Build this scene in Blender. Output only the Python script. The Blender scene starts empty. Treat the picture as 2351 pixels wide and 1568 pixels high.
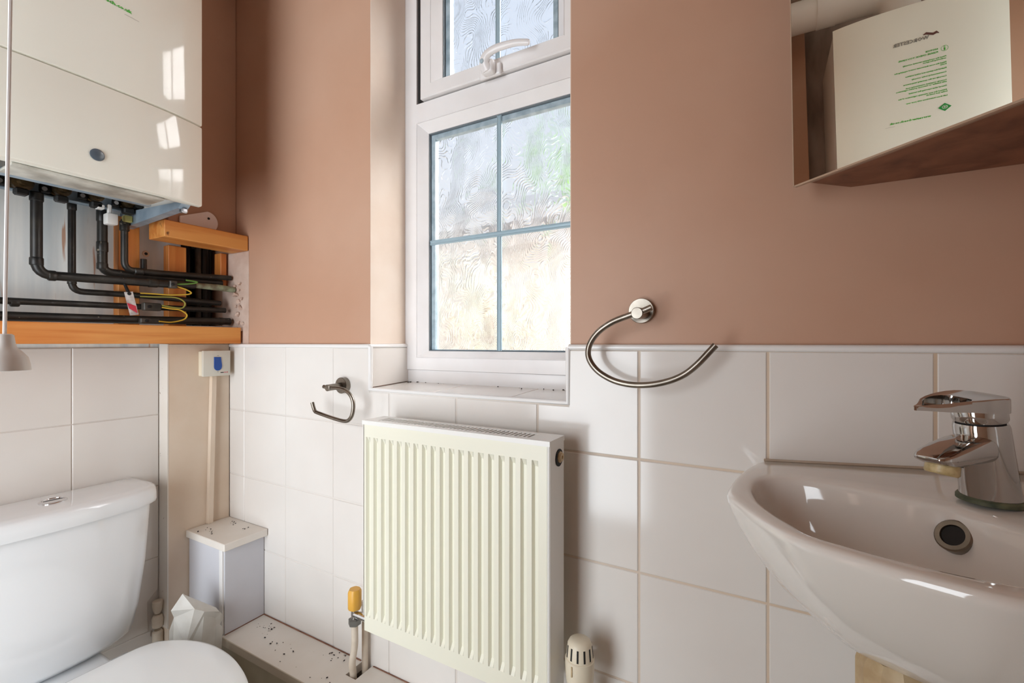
import bpy, bmesh, math, random
from mathutils import Vector, Matrix
random.seed(7)
S = bpy.context.scene
C = S.collection
PI = math.pi

# ------------------------------------------------------------------ camera, world, lights, exposure
H = 1.12                                   # eye height; the geometry below is written relative to it and lifted at the end
cam_d = bpy.data.cameras.new('camera')
cam_d.sensor_width = 36.0
cam_d.lens = 36.0 * 1047.0 / 2351.0
cam_d.shift_y = 3.0 / 2351.0
cam_d.clip_start = 0.01
cam = bpy.data.objects.new('camera', cam_d); C.objects.link(cam)
cam.rotation_euler = (PI / 2, 0, math.radians(29.2))
S.camera = cam

S.view_settings.view_transform = 'Standard'
S.view_settings.look = 'None'
S.view_settings.gamma = 1.0
S.view_settings.use_curve_mapping = False
S.view_settings.exposure = 0.0
S.cycles.max_bounces = 14
S.cycles.diffuse_bounces = 8
S.cycles.glossy_bounces = 6
S.cycles.transmission_bounces = 8
S.cycles.transparent_max_bounces = 12
S.cycles.sample_clamp_indirect = 6.0
S.cycles.caustics_refractive = True

W = bpy.data.worlds.new('sky'); S.world = W
W.use_nodes = True
wn = W.node_tree.nodes; wl = W.node_tree.links
bg = wn['Background']
wtc = wn.new('ShaderNodeTexCoord'); wsep = wn.new('ShaderNodeSeparateXYZ'); wr = wn.new('ShaderNodeValToRGB')
wl.new(wtc.outputs['Generated'], wsep.inputs[0]); wl.new(wsep.outputs['Z'], wr.inputs[0]); wl.new(wr.outputs[0], bg.inputs['Color'])
wr.color_ramp.elements[0].position = 0.0; wr.color_ramp.elements[0].color = (0.86, 0.87, 0.88, 1)
wr.color_ramp.elements[1].position = 0.75; wr.color_ramp.elements[1].color = (0.62, 0.73, 0.90, 1)
bg.inputs['Strength'].default_value = 1.15

def area(name, loc, target, sx, sy, power, col):
    d = bpy.data.lights.new(name, 'AREA'); d.shape = 'RECTANGLE'; d.size = sx; d.size_y = sy
    d.energy = power; d.color = col
    o = bpy.data.objects.new(name, d); C.objects.link(o)
    o.location = loc
    o.rotation_euler = (Vector(target) - Vector(loc)).to_track_quat('-Z', 'Y').to_euler()
    return o

skylight_d = bpy.data.lights.new('skylight_fill', 'SUN'); skylight_d.energy = 34.0; skylight_d.angle = math.radians(70); skylight_d.color = (1, .985, .965)  # broad added lamp standing in for skylight, aimed to brighten the window reveal
skylight_fill = bpy.data.objects.new('skylight_fill', skylight_d); C.objects.link(skylight_fill)
skylight_fill.rotation_euler = Vector((-.74, -.42, -.45)).to_track_quat('-Z', 'Y').to_euler()
skylight_fill.location = (0, -3, 4)
room_fill = area('room_fill', (-0.74, -1.05, -0.12), (-0.70, 0.9, 0.0), 1.1, 1.8, 46.0, (.86, .94, 1.0))  # added unseen fill beyond the doorway, brightens the whole room

# ------------------------------------------------------------------ materials
def lin(c):
    return tuple((x / 255 / 12.92 if x / 255 <= .04045 else ((x / 255 + .055) / 1.055) ** 2.4) for x in c) + (1,)

def mat(name, col, rough=.5, metal=0., spec=.5, var=None, vscale=6., bump=0., bscale=60., coat=0., stretch=None, spots=None, sscale=40., sthr=.68, detail=4., rvar=0.):
    """principled material; var = second colour mixed by noise, spots = third colour in sparse blotches"""
    m = bpy.data.materials.new(name); m.use_nodes = True
    n = m.node_tree.nodes; l = m.node_tree.links; p = n['Principled BSDF']
    p.inputs['Base Color'].default_value = lin(col)
    p.inputs['Roughness'].default_value = rough
    p.inputs['Metallic'].default_value = metal
    p.inputs['Specular IOR Level'].default_value = spec
    p.inputs['Coat Weight'].default_value = coat
    p.inputs['Coat Roughness'].default_value = .05
    tc = n.new('ShaderNodeTexCoord'); mp = n.new('ShaderNodeMapping'); l.new(tc.outputs['Object'], mp.inputs[0])
    if stretch: mp.inputs['Scale'].default_value = stretch
    last = None
    if var:
        t = n.new('ShaderNodeTexNoise'); t.inputs['Scale'].default_value = vscale; t.inputs['Detail'].default_value = detail
        l.new(mp.outputs[0], t.inputs['Vector'])
        r = n.new('ShaderNodeMapRange'); r.inputs[1].default_value = .35; r.inputs[2].default_value = .65
        l.new(t.outputs['Fac'], r.inputs[0])
        mx = n.new('ShaderNodeMix'); mx.data_type = 'RGBA'
        mx.inputs[6].default_value = lin(col); mx.inputs[7].default_value = lin(var)
        l.new(r.outputs[0], mx.inputs[0]); last = mx.outputs[2]
        if rvar:
            rr = n.new('ShaderNodeMapRange'); rr.inputs[3].default_value = rough; rr.inputs[4].default_value = rough + rvar
            l.new(r.outputs[0], rr.inputs[0]); l.new(rr.outputs[0], p.inputs['Roughness'])
    if spots:
        t = n.new('ShaderNodeTexNoise'); t.inputs['Scale'].default_value = sscale; t.inputs['Detail'].default_value = 3
        l.new(mp.outputs[0], t.inputs['Vector'])
        r = n.new('ShaderNodeMapRange'); r.inputs[1].default_value = sthr; r.inputs[2].default_value = sthr + .04
        l.new(t.outputs['Fac'], r.inputs[0])
        mx = n.new('ShaderNodeMix'); mx.data_type = 'RGBA'
        if last: l.new(last, mx.inputs[6])
        else: mx.inputs[6].default_value = lin(col)
        mx.inputs[7].default_value = lin(spots)
        l.new(r.outputs[0], mx.inputs[0]); last = mx.outputs[2]
    if last: l.new(last, p.inputs['Base Color'])
    if bump:
        t = n.new('ShaderNodeTexNoise'); t.inputs['Scale'].default_value = bscale; t.inputs['Detail'].default_value = 4
        l.new(tc.outputs['Object'], t.inputs['Vector'])
        b = n.new('ShaderNodeBump'); b.inputs['Strength'].default_value = bump; b.inputs['Distance'].default_value = .002
        l.new(t.outputs['Fac'], b.inputs['Height']); l.new(b.outputs[0], p.inputs['Normal'])
    return m

def wood(name, c1, c2, stretch, rough=.5):
    m = bpy.data.materials.new(name); m.use_nodes = True
    n = m.node_tree.nodes; l = m.node_tree.links; p = n['Principled BSDF']
    p.inputs['Roughness'].default_value = rough
    tc = n.new('ShaderNodeTexCoord'); mp = n.new('ShaderNodeMapping'); mp.inputs['Scale'].default_value = stretch
    l.new(tc.outputs['Object'], mp.inputs[0])
    t = n.new('ShaderNodeTexNoise'); t.inputs['Scale'].default_value = 1.0; t.inputs['Detail'].default_value = 5; t.inputs['Distortion'].default_value = .6
    l.new(mp.outputs[0], t.inputs['Vector'])
    r = n.new('ShaderNodeValToRGB'); l.new(t.outputs['Fac'], r.inputs[0])
    r.color_ramp.elements[0].position = .34; r.color_ramp.elements[0].color = lin(c2)
    r.color_ramp.elements[1].position = .60; r.color_ramp.elements[1].color = lin(c1)
    k = n.new('ShaderNodeTexNoise'); k.inputs['Scale'].default_value = 26; l.new(tc.outputs['Object'], k.inputs['Vector'])
    kr = n.new('ShaderNodeMapRange'); kr.inputs[1].default_value = .72; kr.inputs[2].default_value = .78; l.new(k.outputs['Fac'], kr.inputs[0])
    mx = n.new('ShaderNodeMix'); mx.data_type = 'RGBA'; l.new(r.outputs[0], mx.inputs[6]); mx.inputs[7].default_value = lin((92, 44, 14)); l.new(kr.outputs[0], mx.inputs[0])
    l.new(mx.outputs[2], p.inputs['Base Color'])
    return m

M = {}
M['pink'] = mat('pink_paint', (192, 155, 132), .55, var=(185, 144, 119), vscale=2.2, bump=.12, bscale=90, spots=(120, 70, 50), sscale=55, sthr=.80)
M['cream_paint'] = mat('cream_paint', (222, 206, 188), .6, var=(212, 192, 170), vscale=5, bump=.15, bscale=80, spots=(120, 95, 70), sscale=75, sthr=.78)
M['old_plaster'] = mat('old_plaster', (244, 244, 239), .7, var=(206, 213, 215), vscale=1.0, stretch=(30, 26, 2.0), detail=4, bump=.3, bscale=40, spots=(196, 156, 132), sscale=1.7, sthr=.655)
M['bare_plaster'] = mat('bare_plaster', (208, 186, 172), .8, var=(186, 158, 142), vscale=14, bump=.4, bscale=60, spots=(120, 84, 66), sscale=38, sthr=.72)
M['tile'] = mat('white_tile', (226, 222, 217), .12, var=(220, 214, 208), vscale=3.0, bump=.04, bscale=14)
M['grout'] = mat('grout', (196, 182, 166), .8, var=(176, 156, 136), vscale=7)
M['grout_white'] = mat('grout_pale', (214, 208, 202), .7, var=(200, 190, 180), vscale=7)
M['trim'] = mat('white_trim', (232, 230, 228), .22)
M['upvc'] = mat('white_upvc', (232, 230, 230), .28, var=(226, 223, 222), vscale=8)
M['seal'] = mat('grey_seal', (120, 128, 134), .6)
M['bar'] = mat('grey_glazing_bar', (160, 184, 196), .35, metal=.2)
M['spacer'] = mat('spacer_bar', (176, 194, 204), .35, metal=.1, var=(140, 160, 172), vscale=40)
M['ceiling'] = mat('ceiling_paint', (228, 220, 210), .8)
M['floor'] = mat('beige_vinyl', (150, 138, 116), .5, var=(138, 126, 104), vscale=12)
M['boiler'] = mat('boiler_enamel', (238, 237, 226), .07, coat=.5, bump=.02, bscale=8)
M['boiler_side'] = mat('boiler_side', (218, 214, 206), .25)
M['steel'] = mat('galvanised', (168, 184, 196), .40, metal=.3, var=(140, 158, 174), vscale=24)
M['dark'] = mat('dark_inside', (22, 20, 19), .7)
M['dirtywhite'] = mat('dirty_white', (206, 204, 194), .4, var=(160, 156, 146), vscale=26, stretch=(1, 1, 1))
M['blackplastic'] = mat('black_plastic', (18, 18, 18), .45)
M['pipeblack'] = mat('black_pipe', (20, 19, 18), .42, var=(42, 38, 32), vscale=30, spots=(130, 120, 104), sscale=90, sthr=.70)
M['pipegrey'] = mat('grey_pipe', (86, 80, 72), .5, var=(46, 44, 40), vscale=26)
M['verdigris'] = mat('verdigris_pipe', (150, 160, 132), .7, var=(108, 98, 78), vscale=45)
M['brass'] = mat('dirty_brass', (92, 74, 48), .4, metal=.8, var=(50, 42, 30), vscale=40)
M['bolt'] = mat('bright_bolt', (200, 200, 204), .3, metal=1.)
M['pine_y'] = wood('pine_board', (222, 154, 82), (198, 116, 48), (40, 2.2, 34))
M['pine_z'] = wood('pine_upright', (218, 144, 72), (192, 106, 44), (34, 38, 2.4))
M['wire_y'] = mat('yellow_wire', (214, 178, 58), .45)
M['wire_g'] = mat('green_wire', (96, 140, 62), .45)
M['red'] = mat('red_print', (190, 30, 58), .4)
M['silver'] = mat('silver_tag', (214, 210, 208), .35, metal=.3, var=(150, 140, 138), vscale=60)
M['white'] = mat('white_plastic', (228, 226, 222), .3)
M['yellowish'] = mat('yellow_plastic', (196, 190, 112), .4)
M['radiator'] = mat('radiator_enamel', (229, 227, 210), .35)
M['radwhite'] = mat('radiator_white', (232, 231, 227), .32)
M['ceramic'] = mat('ceramic', (231, 233, 235), .06, coat=.6)
M['seatplastic'] = mat('seat_plastic', (234, 237, 238), .14)
M['basin'] = mat('basin_ceramic', (230, 227, 222), .07, coat=.6)
M['chrome'] = mat('chrome', (196, 194, 192), .06, metal=1., spots=(120, 112, 104), sscale=120, sthr=.74)
M['chrome_clean'] = mat('chrome_bright', (222, 222, 224), .05, metal=1.)
M['brushed'] = mat('brushed_nickel', (150, 142, 132), .30, metal=1., var=(126, 118, 108), vscale=30)
M['gasket'] = mat('green_gasket', (66, 74, 56), .6, var=(110, 112, 84), vscale=60)
M['aerator'] = mat('limescale_aerator', (206, 186, 140), .35, var=(150, 128, 80), vscale=90)
M['mirror'] = mat('mirror_glass', (240, 240, 232), .0, metal=1.)
M['cabwood'] = wood('cabinet_wood', (138, 92, 68), (98, 58, 40), (20, 20, 40), .45)
M['cabedge'] = mat('cabinet_edge', (176, 150, 128), .4)
M['greige'] = mat('ledge_front', (176, 166, 144), .5, var=(160, 148, 126), vscale=9)
M['boardwhite'] = mat('white_board', (228, 222, 214), .45, var=(220, 212, 202), vscale=7, spots=(150, 130, 112), sscale=110, sthr=.72)
M['boxwhite'] = mat('white_laminate', (206, 206, 212), .35, var=(200, 200, 206), vscale=6, spots=(160, 156, 154), sscale=90, sthr=.76)
M['channelwhite'] = mat('channel_plastic', (206, 204, 198), .4, var=(194, 190, 182), vscale=20)
M['dropping'] = mat('droppings', (34, 24, 18), .8)
M['orange'] = mat('yellow_cap', (222, 168, 70), .4)
M['painted_pipe'] = mat('painted_pipe', (222, 210, 194), .4, var=(206, 192, 174), vscale=30, spots=(60, 44, 34), sscale=80, sthr=.77)
M['ivory'] = mat('ivory_plastic', (226, 216, 194), .4)
M['yellowed'] = mat('yellowed_plastic', (206, 186, 150), .45, var=(176, 150, 112), vscale=40)
M['blue'] = mat('blue_rocker', (20, 70, 150), .3)
M['green_ink'] = mat('green_print', (56, 172, 40), .5)
M['brown_ink'] = mat('brown_print', (104, 66, 60), .4)
M['grey_ink'] = mat('grey_print', (150, 146, 140), .3, metal=.3)
M['dark_ink'] = mat('dark_print', (50, 44, 46), .5)
M['garden'] = mat('render_wall', (242, 243, 240), .9, var=(232, 233, 228), vscale=3)
M['coping'] = mat('dark_coping', (92, 98, 108), .8, var=(60, 64, 72), vscale=5)
M['leaf'] = mat('leaf', (120, 168, 70), .6, var=(70, 122, 44), vscale=9)
M['leaf_pale'] = mat('pale_leaf', (222, 224, 214), .7, var=(196, 206, 186), vscale=9)
M['reveal'] = mat('reveal_daylit_pink', (228, 213, 199), .6, var=(220, 201, 184), vscale=6)  # the pink wall paint made paler, daylight put into the colour
M['brown_plaster'] = mat('brown_plaster', (166, 148, 136), .8, var=(130, 110, 98), vscale=1, stretch=(12, 12, 4), bump=.3)
M['ground'] = mat('gravel', (226, 220, 208), .9)
M['rubberwhite'] = mat('cord', (232, 228, 226), .5)

def glass_mat():
    m = bpy.data.materials.new('patterned_glass'); m.use_nodes = True
    n = m.node_tree.nodes; l = m.node_tree.links; n.clear()
    out = n.new('ShaderNodeOutputMaterial')
    tc = n.new('ShaderNodeTexCoord')
    mp = n.new('ShaderNodeMapping'); mp.inputs['Scale'].default_value = (1, 1, .7); l.new(tc.outputs['Object'], mp.inputs[0])
    wp = n.new('ShaderNodeTexNoise'); wp.inputs['Scale'].default_value = 11; wp.inputs['Detail'].default_value = 1.0; l.new(mp.outputs[0], wp.inputs['Vector'])
    sc = n.new('ShaderNodeVectorMath'); sc.operation = 'SCALE'; sc.inputs['Scale'].default_value = .34; l.new(wp.outputs['Color'], sc.inputs[0])
    ad = n.new('ShaderNodeVectorMath'); ad.operation = 'ADD'; l.new(mp.outputs[0], ad.inputs[0]); l.new(sc.outputs[0], ad.inputs[1])
    wav = n.new('ShaderNodeTexWave'); wav.inputs['Scale'].default_value = 36; wav.inputs['Distortion'].default_value = 1.5; wav.inputs['Detail'].default_value = 1
    l.new(ad.outputs[0], wav.inputs['Vector'])
    mk = n.new('ShaderNodeTexNoise'); mk.inputs['Scale'].default_value = 7; l.new(tc.outputs['Object'], mk.inputs['Vector'])
    mm = n.new('ShaderNodeMapRange'); mm.inputs[1].default_value = .42; mm.inputs[2].default_value = .66; mm.inputs[3].default_value = .30; l.new(mk.outputs['Fac'], mm.inputs[0])
    pw = n.new('ShaderNodeMath'); pw.operation = 'POWER'; pw.inputs[1].default_value = 5.0; l.new(wav.outputs['Fac'], pw.inputs[0])
    ml = n.new('ShaderNodeMath'); ml.operation = 'MULTIPLY'; l.new(pw.outputs[0], ml.inputs[0]); l.new(mm.outputs[0], ml.inputs[1])
    b = n.new('ShaderNodeBump'); b.inputs['Strength'].default_value = .6; b.inputs['Distance'].default_value = .003
    l.new(ml.outputs[0], b.inputs['Height'])
    rf = n.new('ShaderNodeBsdfRefraction'); rf.inputs['IOR'].default_value = 1.23; rf.inputs['Roughness'].default_value = .06
    l.new(b.outputs[0], rf.inputs['Normal'])
    gl = n.new('ShaderNodeBsdfGlossy'); gl.inputs['Roughness'].default_value = .1; l.new(b.outputs[0], gl.inputs['Normal'])
    tr = n.new('ShaderNodeBsdfTransparent')
    m1 = n.new('ShaderNodeMixShader'); m1.inputs[0].default_value = .72; l.new(tr.outputs[0], m1.inputs[1]); l.new(rf.outputs[0], m1.inputs[2])
    m2 = n.new('ShaderNodeMixShader'); m2.inputs[0].default_value = .06; l.new(m1.outputs[0], m2.inputs[1]); l.new(gl.outputs[0], m2.inputs[2])
    l.new(m2.outputs[0], out.inputs[0])
    return m
M['glass'] = glass_mat()

# ------------------------------------------------------------------ helpers
ORIG = {}
def link(o): C.objects.link(o); return o

def thing(name, label, cat, base=(0, 0, 0), group=None, kind=None):
    o = bpy.data.objects.new(name, None); link(o); o.empty_display_size = .02
    o.location = base; ORIG[o.name] = Vector(base)
    if label: o['label'] = label
    if cat: o['category'] = cat
    if group: o['group'] = group
    if kind: o['kind'] = kind
    return o

def tag(o, label, cat, group=None):
    o['label'] = label; o['category'] = cat
    if group: o['group'] = group
    return o

def obj(name, bm, m, parent=None, base=None, smooth=35, kind=None, label=None):
    """link one bmesh (built in room coordinates) as one mesh object"""
    if parent is not None: org = ORIG[parent.name]
    else: org = Vector(base) if base is not None else Vector((0, 0, 0))
    bmesh.ops.recalc_face_normals(bm, faces=bm.faces[:])
    bmesh.ops.translate(bm, verts=bm.verts[:], vec=-org)
    me = bpy.data.meshes.new(name); bm.to_mesh(me); bm.free()
    if smooth:
        for p in me.polygons: p.use_smooth = True
        me.set_sharp_from_angle(angle=math.radians(smooth))
    me.materials.append(M[m] if isinstance(m, str) else m)
    o = bpy.data.objects.new(name, me); link(o)
    ORIG[o.name] = org
    if parent is not None: o.parent = parent
    else: o.location = org
    if kind: o['kind'] = kind
    if label: o['label'] = label
    return o

def nb(): return bmesh.new()

def box(bm, x0, x1, y0, y1, z0, z1, bev=0, seg=1):
    r = bmesh.ops.create_cube(bm, size=1)
    vs = r['verts']
    for v in vs:
        v.co = Vector(((x0 + x1) / 2 + v.co.x * (x1 - x0), (y0 + y1) / 2 + v.co.y * (y1 - y0), (z0 + z1) / 2 + v.co.z * (z1 - z0)))
    if bev:
        es = list({e for v in vs for e in v.link_edges})
        bmesh.ops.bevel(bm, geom=es, offset=bev, segments=seg, affect='EDGES', profile=.5)
    return bm

def loft(bm, rings, cap0=True, cap1=True, closed=False):
    R = [[bm.verts.new(p) for p in r] for r in rings]
    n = len(R[0])
    pairs = list(zip(R[:-1], R[1:])) + ([(R[-1], R[0])] if closed else [])
    for a, b in pairs:
        for i in range(n):
            j = (i + 1) % n
            bm.faces.new((a[i], a[j], b[j], b[i]))
    if not closed:
        if cap0: bm.faces.new(R[0][::-1])
        if cap1: bm.faces.new(R[-1])
    return bm

def frame_of(t):
    t = t.normalized()
    u = Vector((0, 0, 1)) if abs(t.z) < .9 else Vector((1, 0, 0))
    a = t.cross(u).normalized(); b = a.cross(t).normalized()
    return a, b

def tube(bm, path, r, n=10, flat=1.0):
    """round tube along a polyline; r number or list"""
    P = [Vector(p) for p in path]
    rings = []
    a = b = None
    for i, p in enumerate(P):
        if i == 0: t = P[1] - P[0]
        elif i == len(P) - 1: t = P[-1] - P[-2]
        else: t = (P[i + 1] - P[i]).normalized() + (P[i] - P[i - 1]).normalized()
        t = t.normalized()
        if a is None: a, b = frame_of(t)
        else:
            a = (a - t * a.dot(t)).normalized(); b = a.cross(t).normalized()
        rr = r[i] if isinstance(r, (list, tuple)) else r
        rings.append([p + (a * math.cos(2 * PI * k / n) + b * math.sin(2 * PI * k / n) * flat) * rr for k in range(n)])
    return loft(bm, rings)

def smooth_path(pts, n=6):
    """Catmull-Rom through the points"""
    P = [Vector(p) for p in pts]; P = [P[0] * 2 - P[1]] + P + [P[-1] * 2 - P[-2]]
    out = []
    for i in range(1, len(P) - 2):
        for k in range(n):
            t = k / n
            a, b, c, d = P[i - 1:i + 3]
            out.append(.5 * ((2 * b) + (-a + c) * t + (2 * a - 5 * b + 4 * c - d) * t * t + (-a + 3 * b - 3 * c + d) * t ** 3))
    out.append(P[-2]); return out

def bent(pts, rad, n=6):
    """polyline with rounded corners"""
    P = [Vector(p) for p in pts]; out = [P[0]]
    for i in range(1, len(P) - 1):
        d1 = (P[i - 1] - P[i]).normalized(); d2 = (P[i + 1] - P[i]).normalized()
        a = P[i] + d1 * rad; b = P[i] + d2 * rad
        for k in range(n + 1):
            t = k / n; out.append(a * (1 - t) ** 2 + P[i] * 2 * t * (1 - t) + b * t * t)
    out.append(P[-1]); return out

def lathe(bm, prof, origin=(0, 0, 0), axis=(0, 0, 1), n=24, cap0=True, cap1=True):
    """prof: list of (radius, along)"""
    t = Vector(axis).normalized(); a, b = frame_of(t); o = Vector(origin)
    rings = [[o + t * h + (a * math.cos(2 * PI * k / n) + b * math.sin(2 * PI * k / n)) * max(r, 1e-5) for k in range(n)] for r, h in prof]
    return loft(bm, rings, cap0, cap1)

def prism(bm, poly, fn0, fn1):
    """extrude polygon: fn0/fn1 map (a,b) to 3-D"""
    A = [bm.verts.new(fn0(*p)) for p in poly]; B = [bm.verts.new(fn1(*p)) for p in poly]
    n = len(poly)
    bm.faces.new(A[::-1]); bm.faces.new(B)
    for i in range(n):
        j = (i + 1) % n; bm.faces.new((A[i], A[j], B[j], B[i]))
    return bm

def panel(bm, us, vs, holes, fn, d0, d1):
    """connected slab made of cells with holes; fn(u,v,d) -> xyz; holes are (u0,u1,v0,v1)"""
    nu, nv = len(us) - 1, len(vs) - 1
    solid = [[not any(h[0] - 1e-6 <= (us[i] + us[i + 1]) / 2 <= h[1] + 1e-6 and h[2] - 1e-6 <= (vs[j] + vs[j + 1]) / 2 <= h[3] + 1e-6 for h in holes) for j in range(nv)] for i in range(nu)]
    V = {}
    def g(i, j, k):
        if (i, j, k) not in V: V[i, j, k] = bm.verts.new(fn(us[i], vs[j], d0 if k == 0 else d1))
        return V[i, j, k]
    def s(i, j): return 0 <= i < nu and 0 <= j < nv and solid[i][j]
    for i in range(nu):
        for j in range(nv):
            if not solid[i][j]: continue
            for k in (0, 1): bm.faces.new((g(i, j, k), g(i + 1, j, k), g(i + 1, j + 1, k), g(i, j + 1, k)))
            for (di, dj, a, b) in ((-1, 0, (i, j), (i, j + 1)), (1, 0, (i + 1, j), (i + 1, j + 1)), (0, -1, (i, j), (i + 1, j)), (0, 1, (i, j + 1), (i + 1, j + 1))):
                if not s(i + di, j + dj): bm.faces.new((g(*a, 0), g(*b, 0), g(*b, 1), g(*a, 1)))
    return bm

def interp(x, xs, ys):
    if x <= xs[0]: return ys[0]
    for i in range(1, len(xs)):
        if x <= xs[i]: return ys[i - 1] + (ys[i] - ys[i - 1]) * (x - xs[i - 1]) / (xs[i] - xs[i - 1])
    return ys[-1]

def struct(o): o['kind'] = 'structure'; return o

# ------------------------------------------------------------------ the room
XL, XR, YF, YN, ZC, ZF = -1.5145, 0.346, 0.82, -0.42, 1.33, -H
FY0 = .945
OX0, OX1, OZ0, OZ1 = -0.8633, -0.3285, -0.112, 1.03

bm = nb(); box(bm, -3.0, .6, -2.3, 1.03, ZF - .06, ZF); floor = struct(obj('floor', bm, 'floor', smooth=0))
bm = nb(); box(bm, -3.0, .6, -2.3, 1.03, ZC, ZC + .06); struct(obj('ceiling', bm, 'ceiling', smooth=0))

bm = nb(); panel(bm, [-1.72, OX0, OX1, .46], [ZF, OZ0, OZ1, ZC], [(OX0, OX1, OZ0, OZ1)], lambda u, v, d: (u, d, v), YF, .945)
wall_far = struct(obj('wall_far', bm, 'pink', smooth=0))
bm = nb(); panel(bm, [-1.72, OX0, -.285, .46], [ZF, OZ0, OZ1, ZC], [(OX0, -.285, OZ0, OZ1)], lambda u, v, d: (u, d, v), .945, 1.03)
obj('outer_leaf', bm, 'pink', wall_far, smooth=0)

bm = nb(); panel(bm, [YN, .700, .8195], [ZF, .052, .300, ZC], [(.700, .8195, .052, .300)], lambda u, v, d: (d, u, v), XL, XL - .09)
wall_left = struct(obj('wall_left', bm, 'old_plaster', smooth=0))
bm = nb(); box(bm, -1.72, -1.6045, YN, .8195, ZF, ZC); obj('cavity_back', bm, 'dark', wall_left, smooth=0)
bm = nb(); box(bm, XL, -1.44, .635, .8195, .3245, ZC - .002, .002); obj('plasterboard', bm, 'pink', wall_left)
bm = nb(); box(bm, XL, -1.44, YN, .125, .06, ZC - .002, .002); obj('plasterboard', bm, 'pink', wall_left)

bm = nb(); box(bm, XR, XR + .12, -.55, .8195, ZF, ZC); wall_right = struct(obj('wall_right', bm, 'pink', smooth=0))
bm = nb(); box(bm, XR - .008, XR + .001, YN + .002, .81, ZF, -.0115, .001); obj('tiling', bm, 'tile', wall_right)
DX0, DX1, DZ1 = -1.25, -.46, .88
bm = nb(); panel(bm, [-1.60, DX0, DX1, .46], [ZF, DZ1, ZC], [(DX0, DX1, ZF, DZ1)], lambda u, v, d: (u, d, v), YN, YN - .11)
wall_near = struct(obj('wall_near', bm, 'pink', smooth=0))
bm = nb(); panel(bm, [-2.9, .5], [ZF, ZC], [], lambda u, v, d: (u, d, v), -2.1, -2.2); struct(obj('wall_hall_end', bm, 'ceiling', smooth=0))
bm = nb(); box(bm, -2.95, -2.85, -2.2, YN - .0, ZF, ZC); struct(obj('wall_hall_side', bm, 'ceiling', smooth=0))
bm = nb(); box(bm, -2.95, -1.60, YN - .11, YN, ZF, ZC); struct(obj('wall_hall_return', bm, 'ceiling', smooth=0))
bm = nb(); box(bm, .46, .56, -2.2, YN, ZF, ZC); struct(obj('wall_hall_far_side', bm, 'ceiling', smooth=0))

bm = nb(); box(bm, OX0 - .001, OX0 + .0015, YF + .0005, FY0 - .0005, -.006, OZ1 - .001); obj('reveal_daylit_face', bm, 'reveal', wall_far, smooth=0)  # thin skin carrying the daylight-paled wall colour
bm = nb(); box(bm, OX1 - .0015, OX1 + .001, YF + .0005, FY0 - .0005, -.006, OZ1 - .001); obj('reveal_daylit_face', bm, 'reveal', wall_far, smooth=0)
bm = nb(); box(bm, XL - .001, XL + .002, .126, .634, .42, ZC - .002); obj('upper_plaster', bm, 'brown_plaster', wall_left, smooth=0)
# bare plaster where a boxing used to meet the window wall
bm = nb(); panel(bm, [-1.514, -1.3734], [-.004, .16, .2785], [], lambda u, v, d: (u, d, v), .8205, .8185)
for v in bm.verts:
    if v.co.y < .8195: v.co.y += random.uniform(-.0004, .0008)
obj('plaster_patch', bm, 'bare_plaster', wall_far, smooth=0)
bm = nb()
random.seed(3)
for k in range(16):
    a = random.uniform(.02, .20); x0 = -1.43 + random.uniform(-.02, .03)
    c = Vector((x0, .815, a)); rr = random.uniform(.003, .009)
    s = bmesh.ops.create_icosphere(bm, subdivisions=1, radius=rr, matrix=Matrix.Translation(c))
    for v in s['verts']: v.co += Vector((random.uniform(-1, 1), random.uniform(-.5, .3), random.uniform(-1, 1))) * rr * .5
obj('plaster_crumbs', bm, 'bare_plaster', wall_far, kind='stuff')

# --- tiles
def tile(poly, fn, parent, gap=.00175, depth=.0045, m='tile'):
    """poly in (u,v); inset by the joint; front edge softly rounded"""
    n = len(poly)
    def inset(P, g):
        out = []
        for i in range(n):
            p0, p1, p2 = Vector(P[i - 1]), Vector(P[i]), Vector(P[(i + 1) % n])
            d1 = (p1 - p0).normalized(); d2 = (p2 - p1).normalized()
            n1 = Vector((-d1.y, d1.x)); n2 = Vector((-d2.y, d2.x))
            out.append(p1 + (n1 + n2) * g)
        return out
    dz = random.uniform(-.0003, .0003)
    bm = nb()
    A = inset(poly, gap); B = inset(poly, gap + .0012)
    r0 = [fn(p.x, p.y, depth) for p in A]; r1 = [fn(p.x, p.y, .0011 + dz) for p in A]; r2 = [fn(p.x, p.y, dz) for p in B]
    loft(bm, [r0, r1, r2])
    return obj('tile', bm, m, parent, smooth=0)

def rect(a0, a1, b0, b1): return [(a0, b0), (a1, b0), (a1, b1), (a0, b1)]
TY = .812
fw = lambda u, v, d: (u, TY + d, v)
gx = [-1.463, -1.385, -1.187, -.989, -.7915, -.594, -.396, -.197, .0015, .198, .338]
gz = [-.0125, -.206, -.406, -.607, -.807, -1.007, ZF + .001]
nx0, nx1, nz = -.857, -.3315, -.1195
for j in range(6):
    for i in range(10):
        a0, a1, b1, b0 = gx[i], gx[i + 1], gz[j], gz[j + 1]
        p = rect(a0, a1, b0, b1)
        if j == 0:
            if a0 < nx0 < a1: p = [(a0, b0), (a1, b0), (a1, nz), (nx0, nz), (nx0, b1), (a0, b1)]
            elif a0 < nx1 < a1: p = [(a0, b0), (a1, b0), (a1, b1), (nx1, b1), (nx1, nz), (a0, nz)]
            elif nx0 < a0 and a1 < nx1: p = rect(a0, a1, b0, nz)
        tile(p, fw, wall_far, gap=.0013 if i < 3 else .002)
bm = nb(); panel(bm, [-1.5, nx0, nx1, XR], [ZF, nz, -.0125], [(nx0, nx1, nz, -.0125)], lambda u, v, d: (u, d, v), TY + .0016, YF + .001)
gm = mat('grout_window_wall', (214, 206, 198), .8)
n = gm.node_tree.nodes; l = gm.node_tree.links
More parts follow.
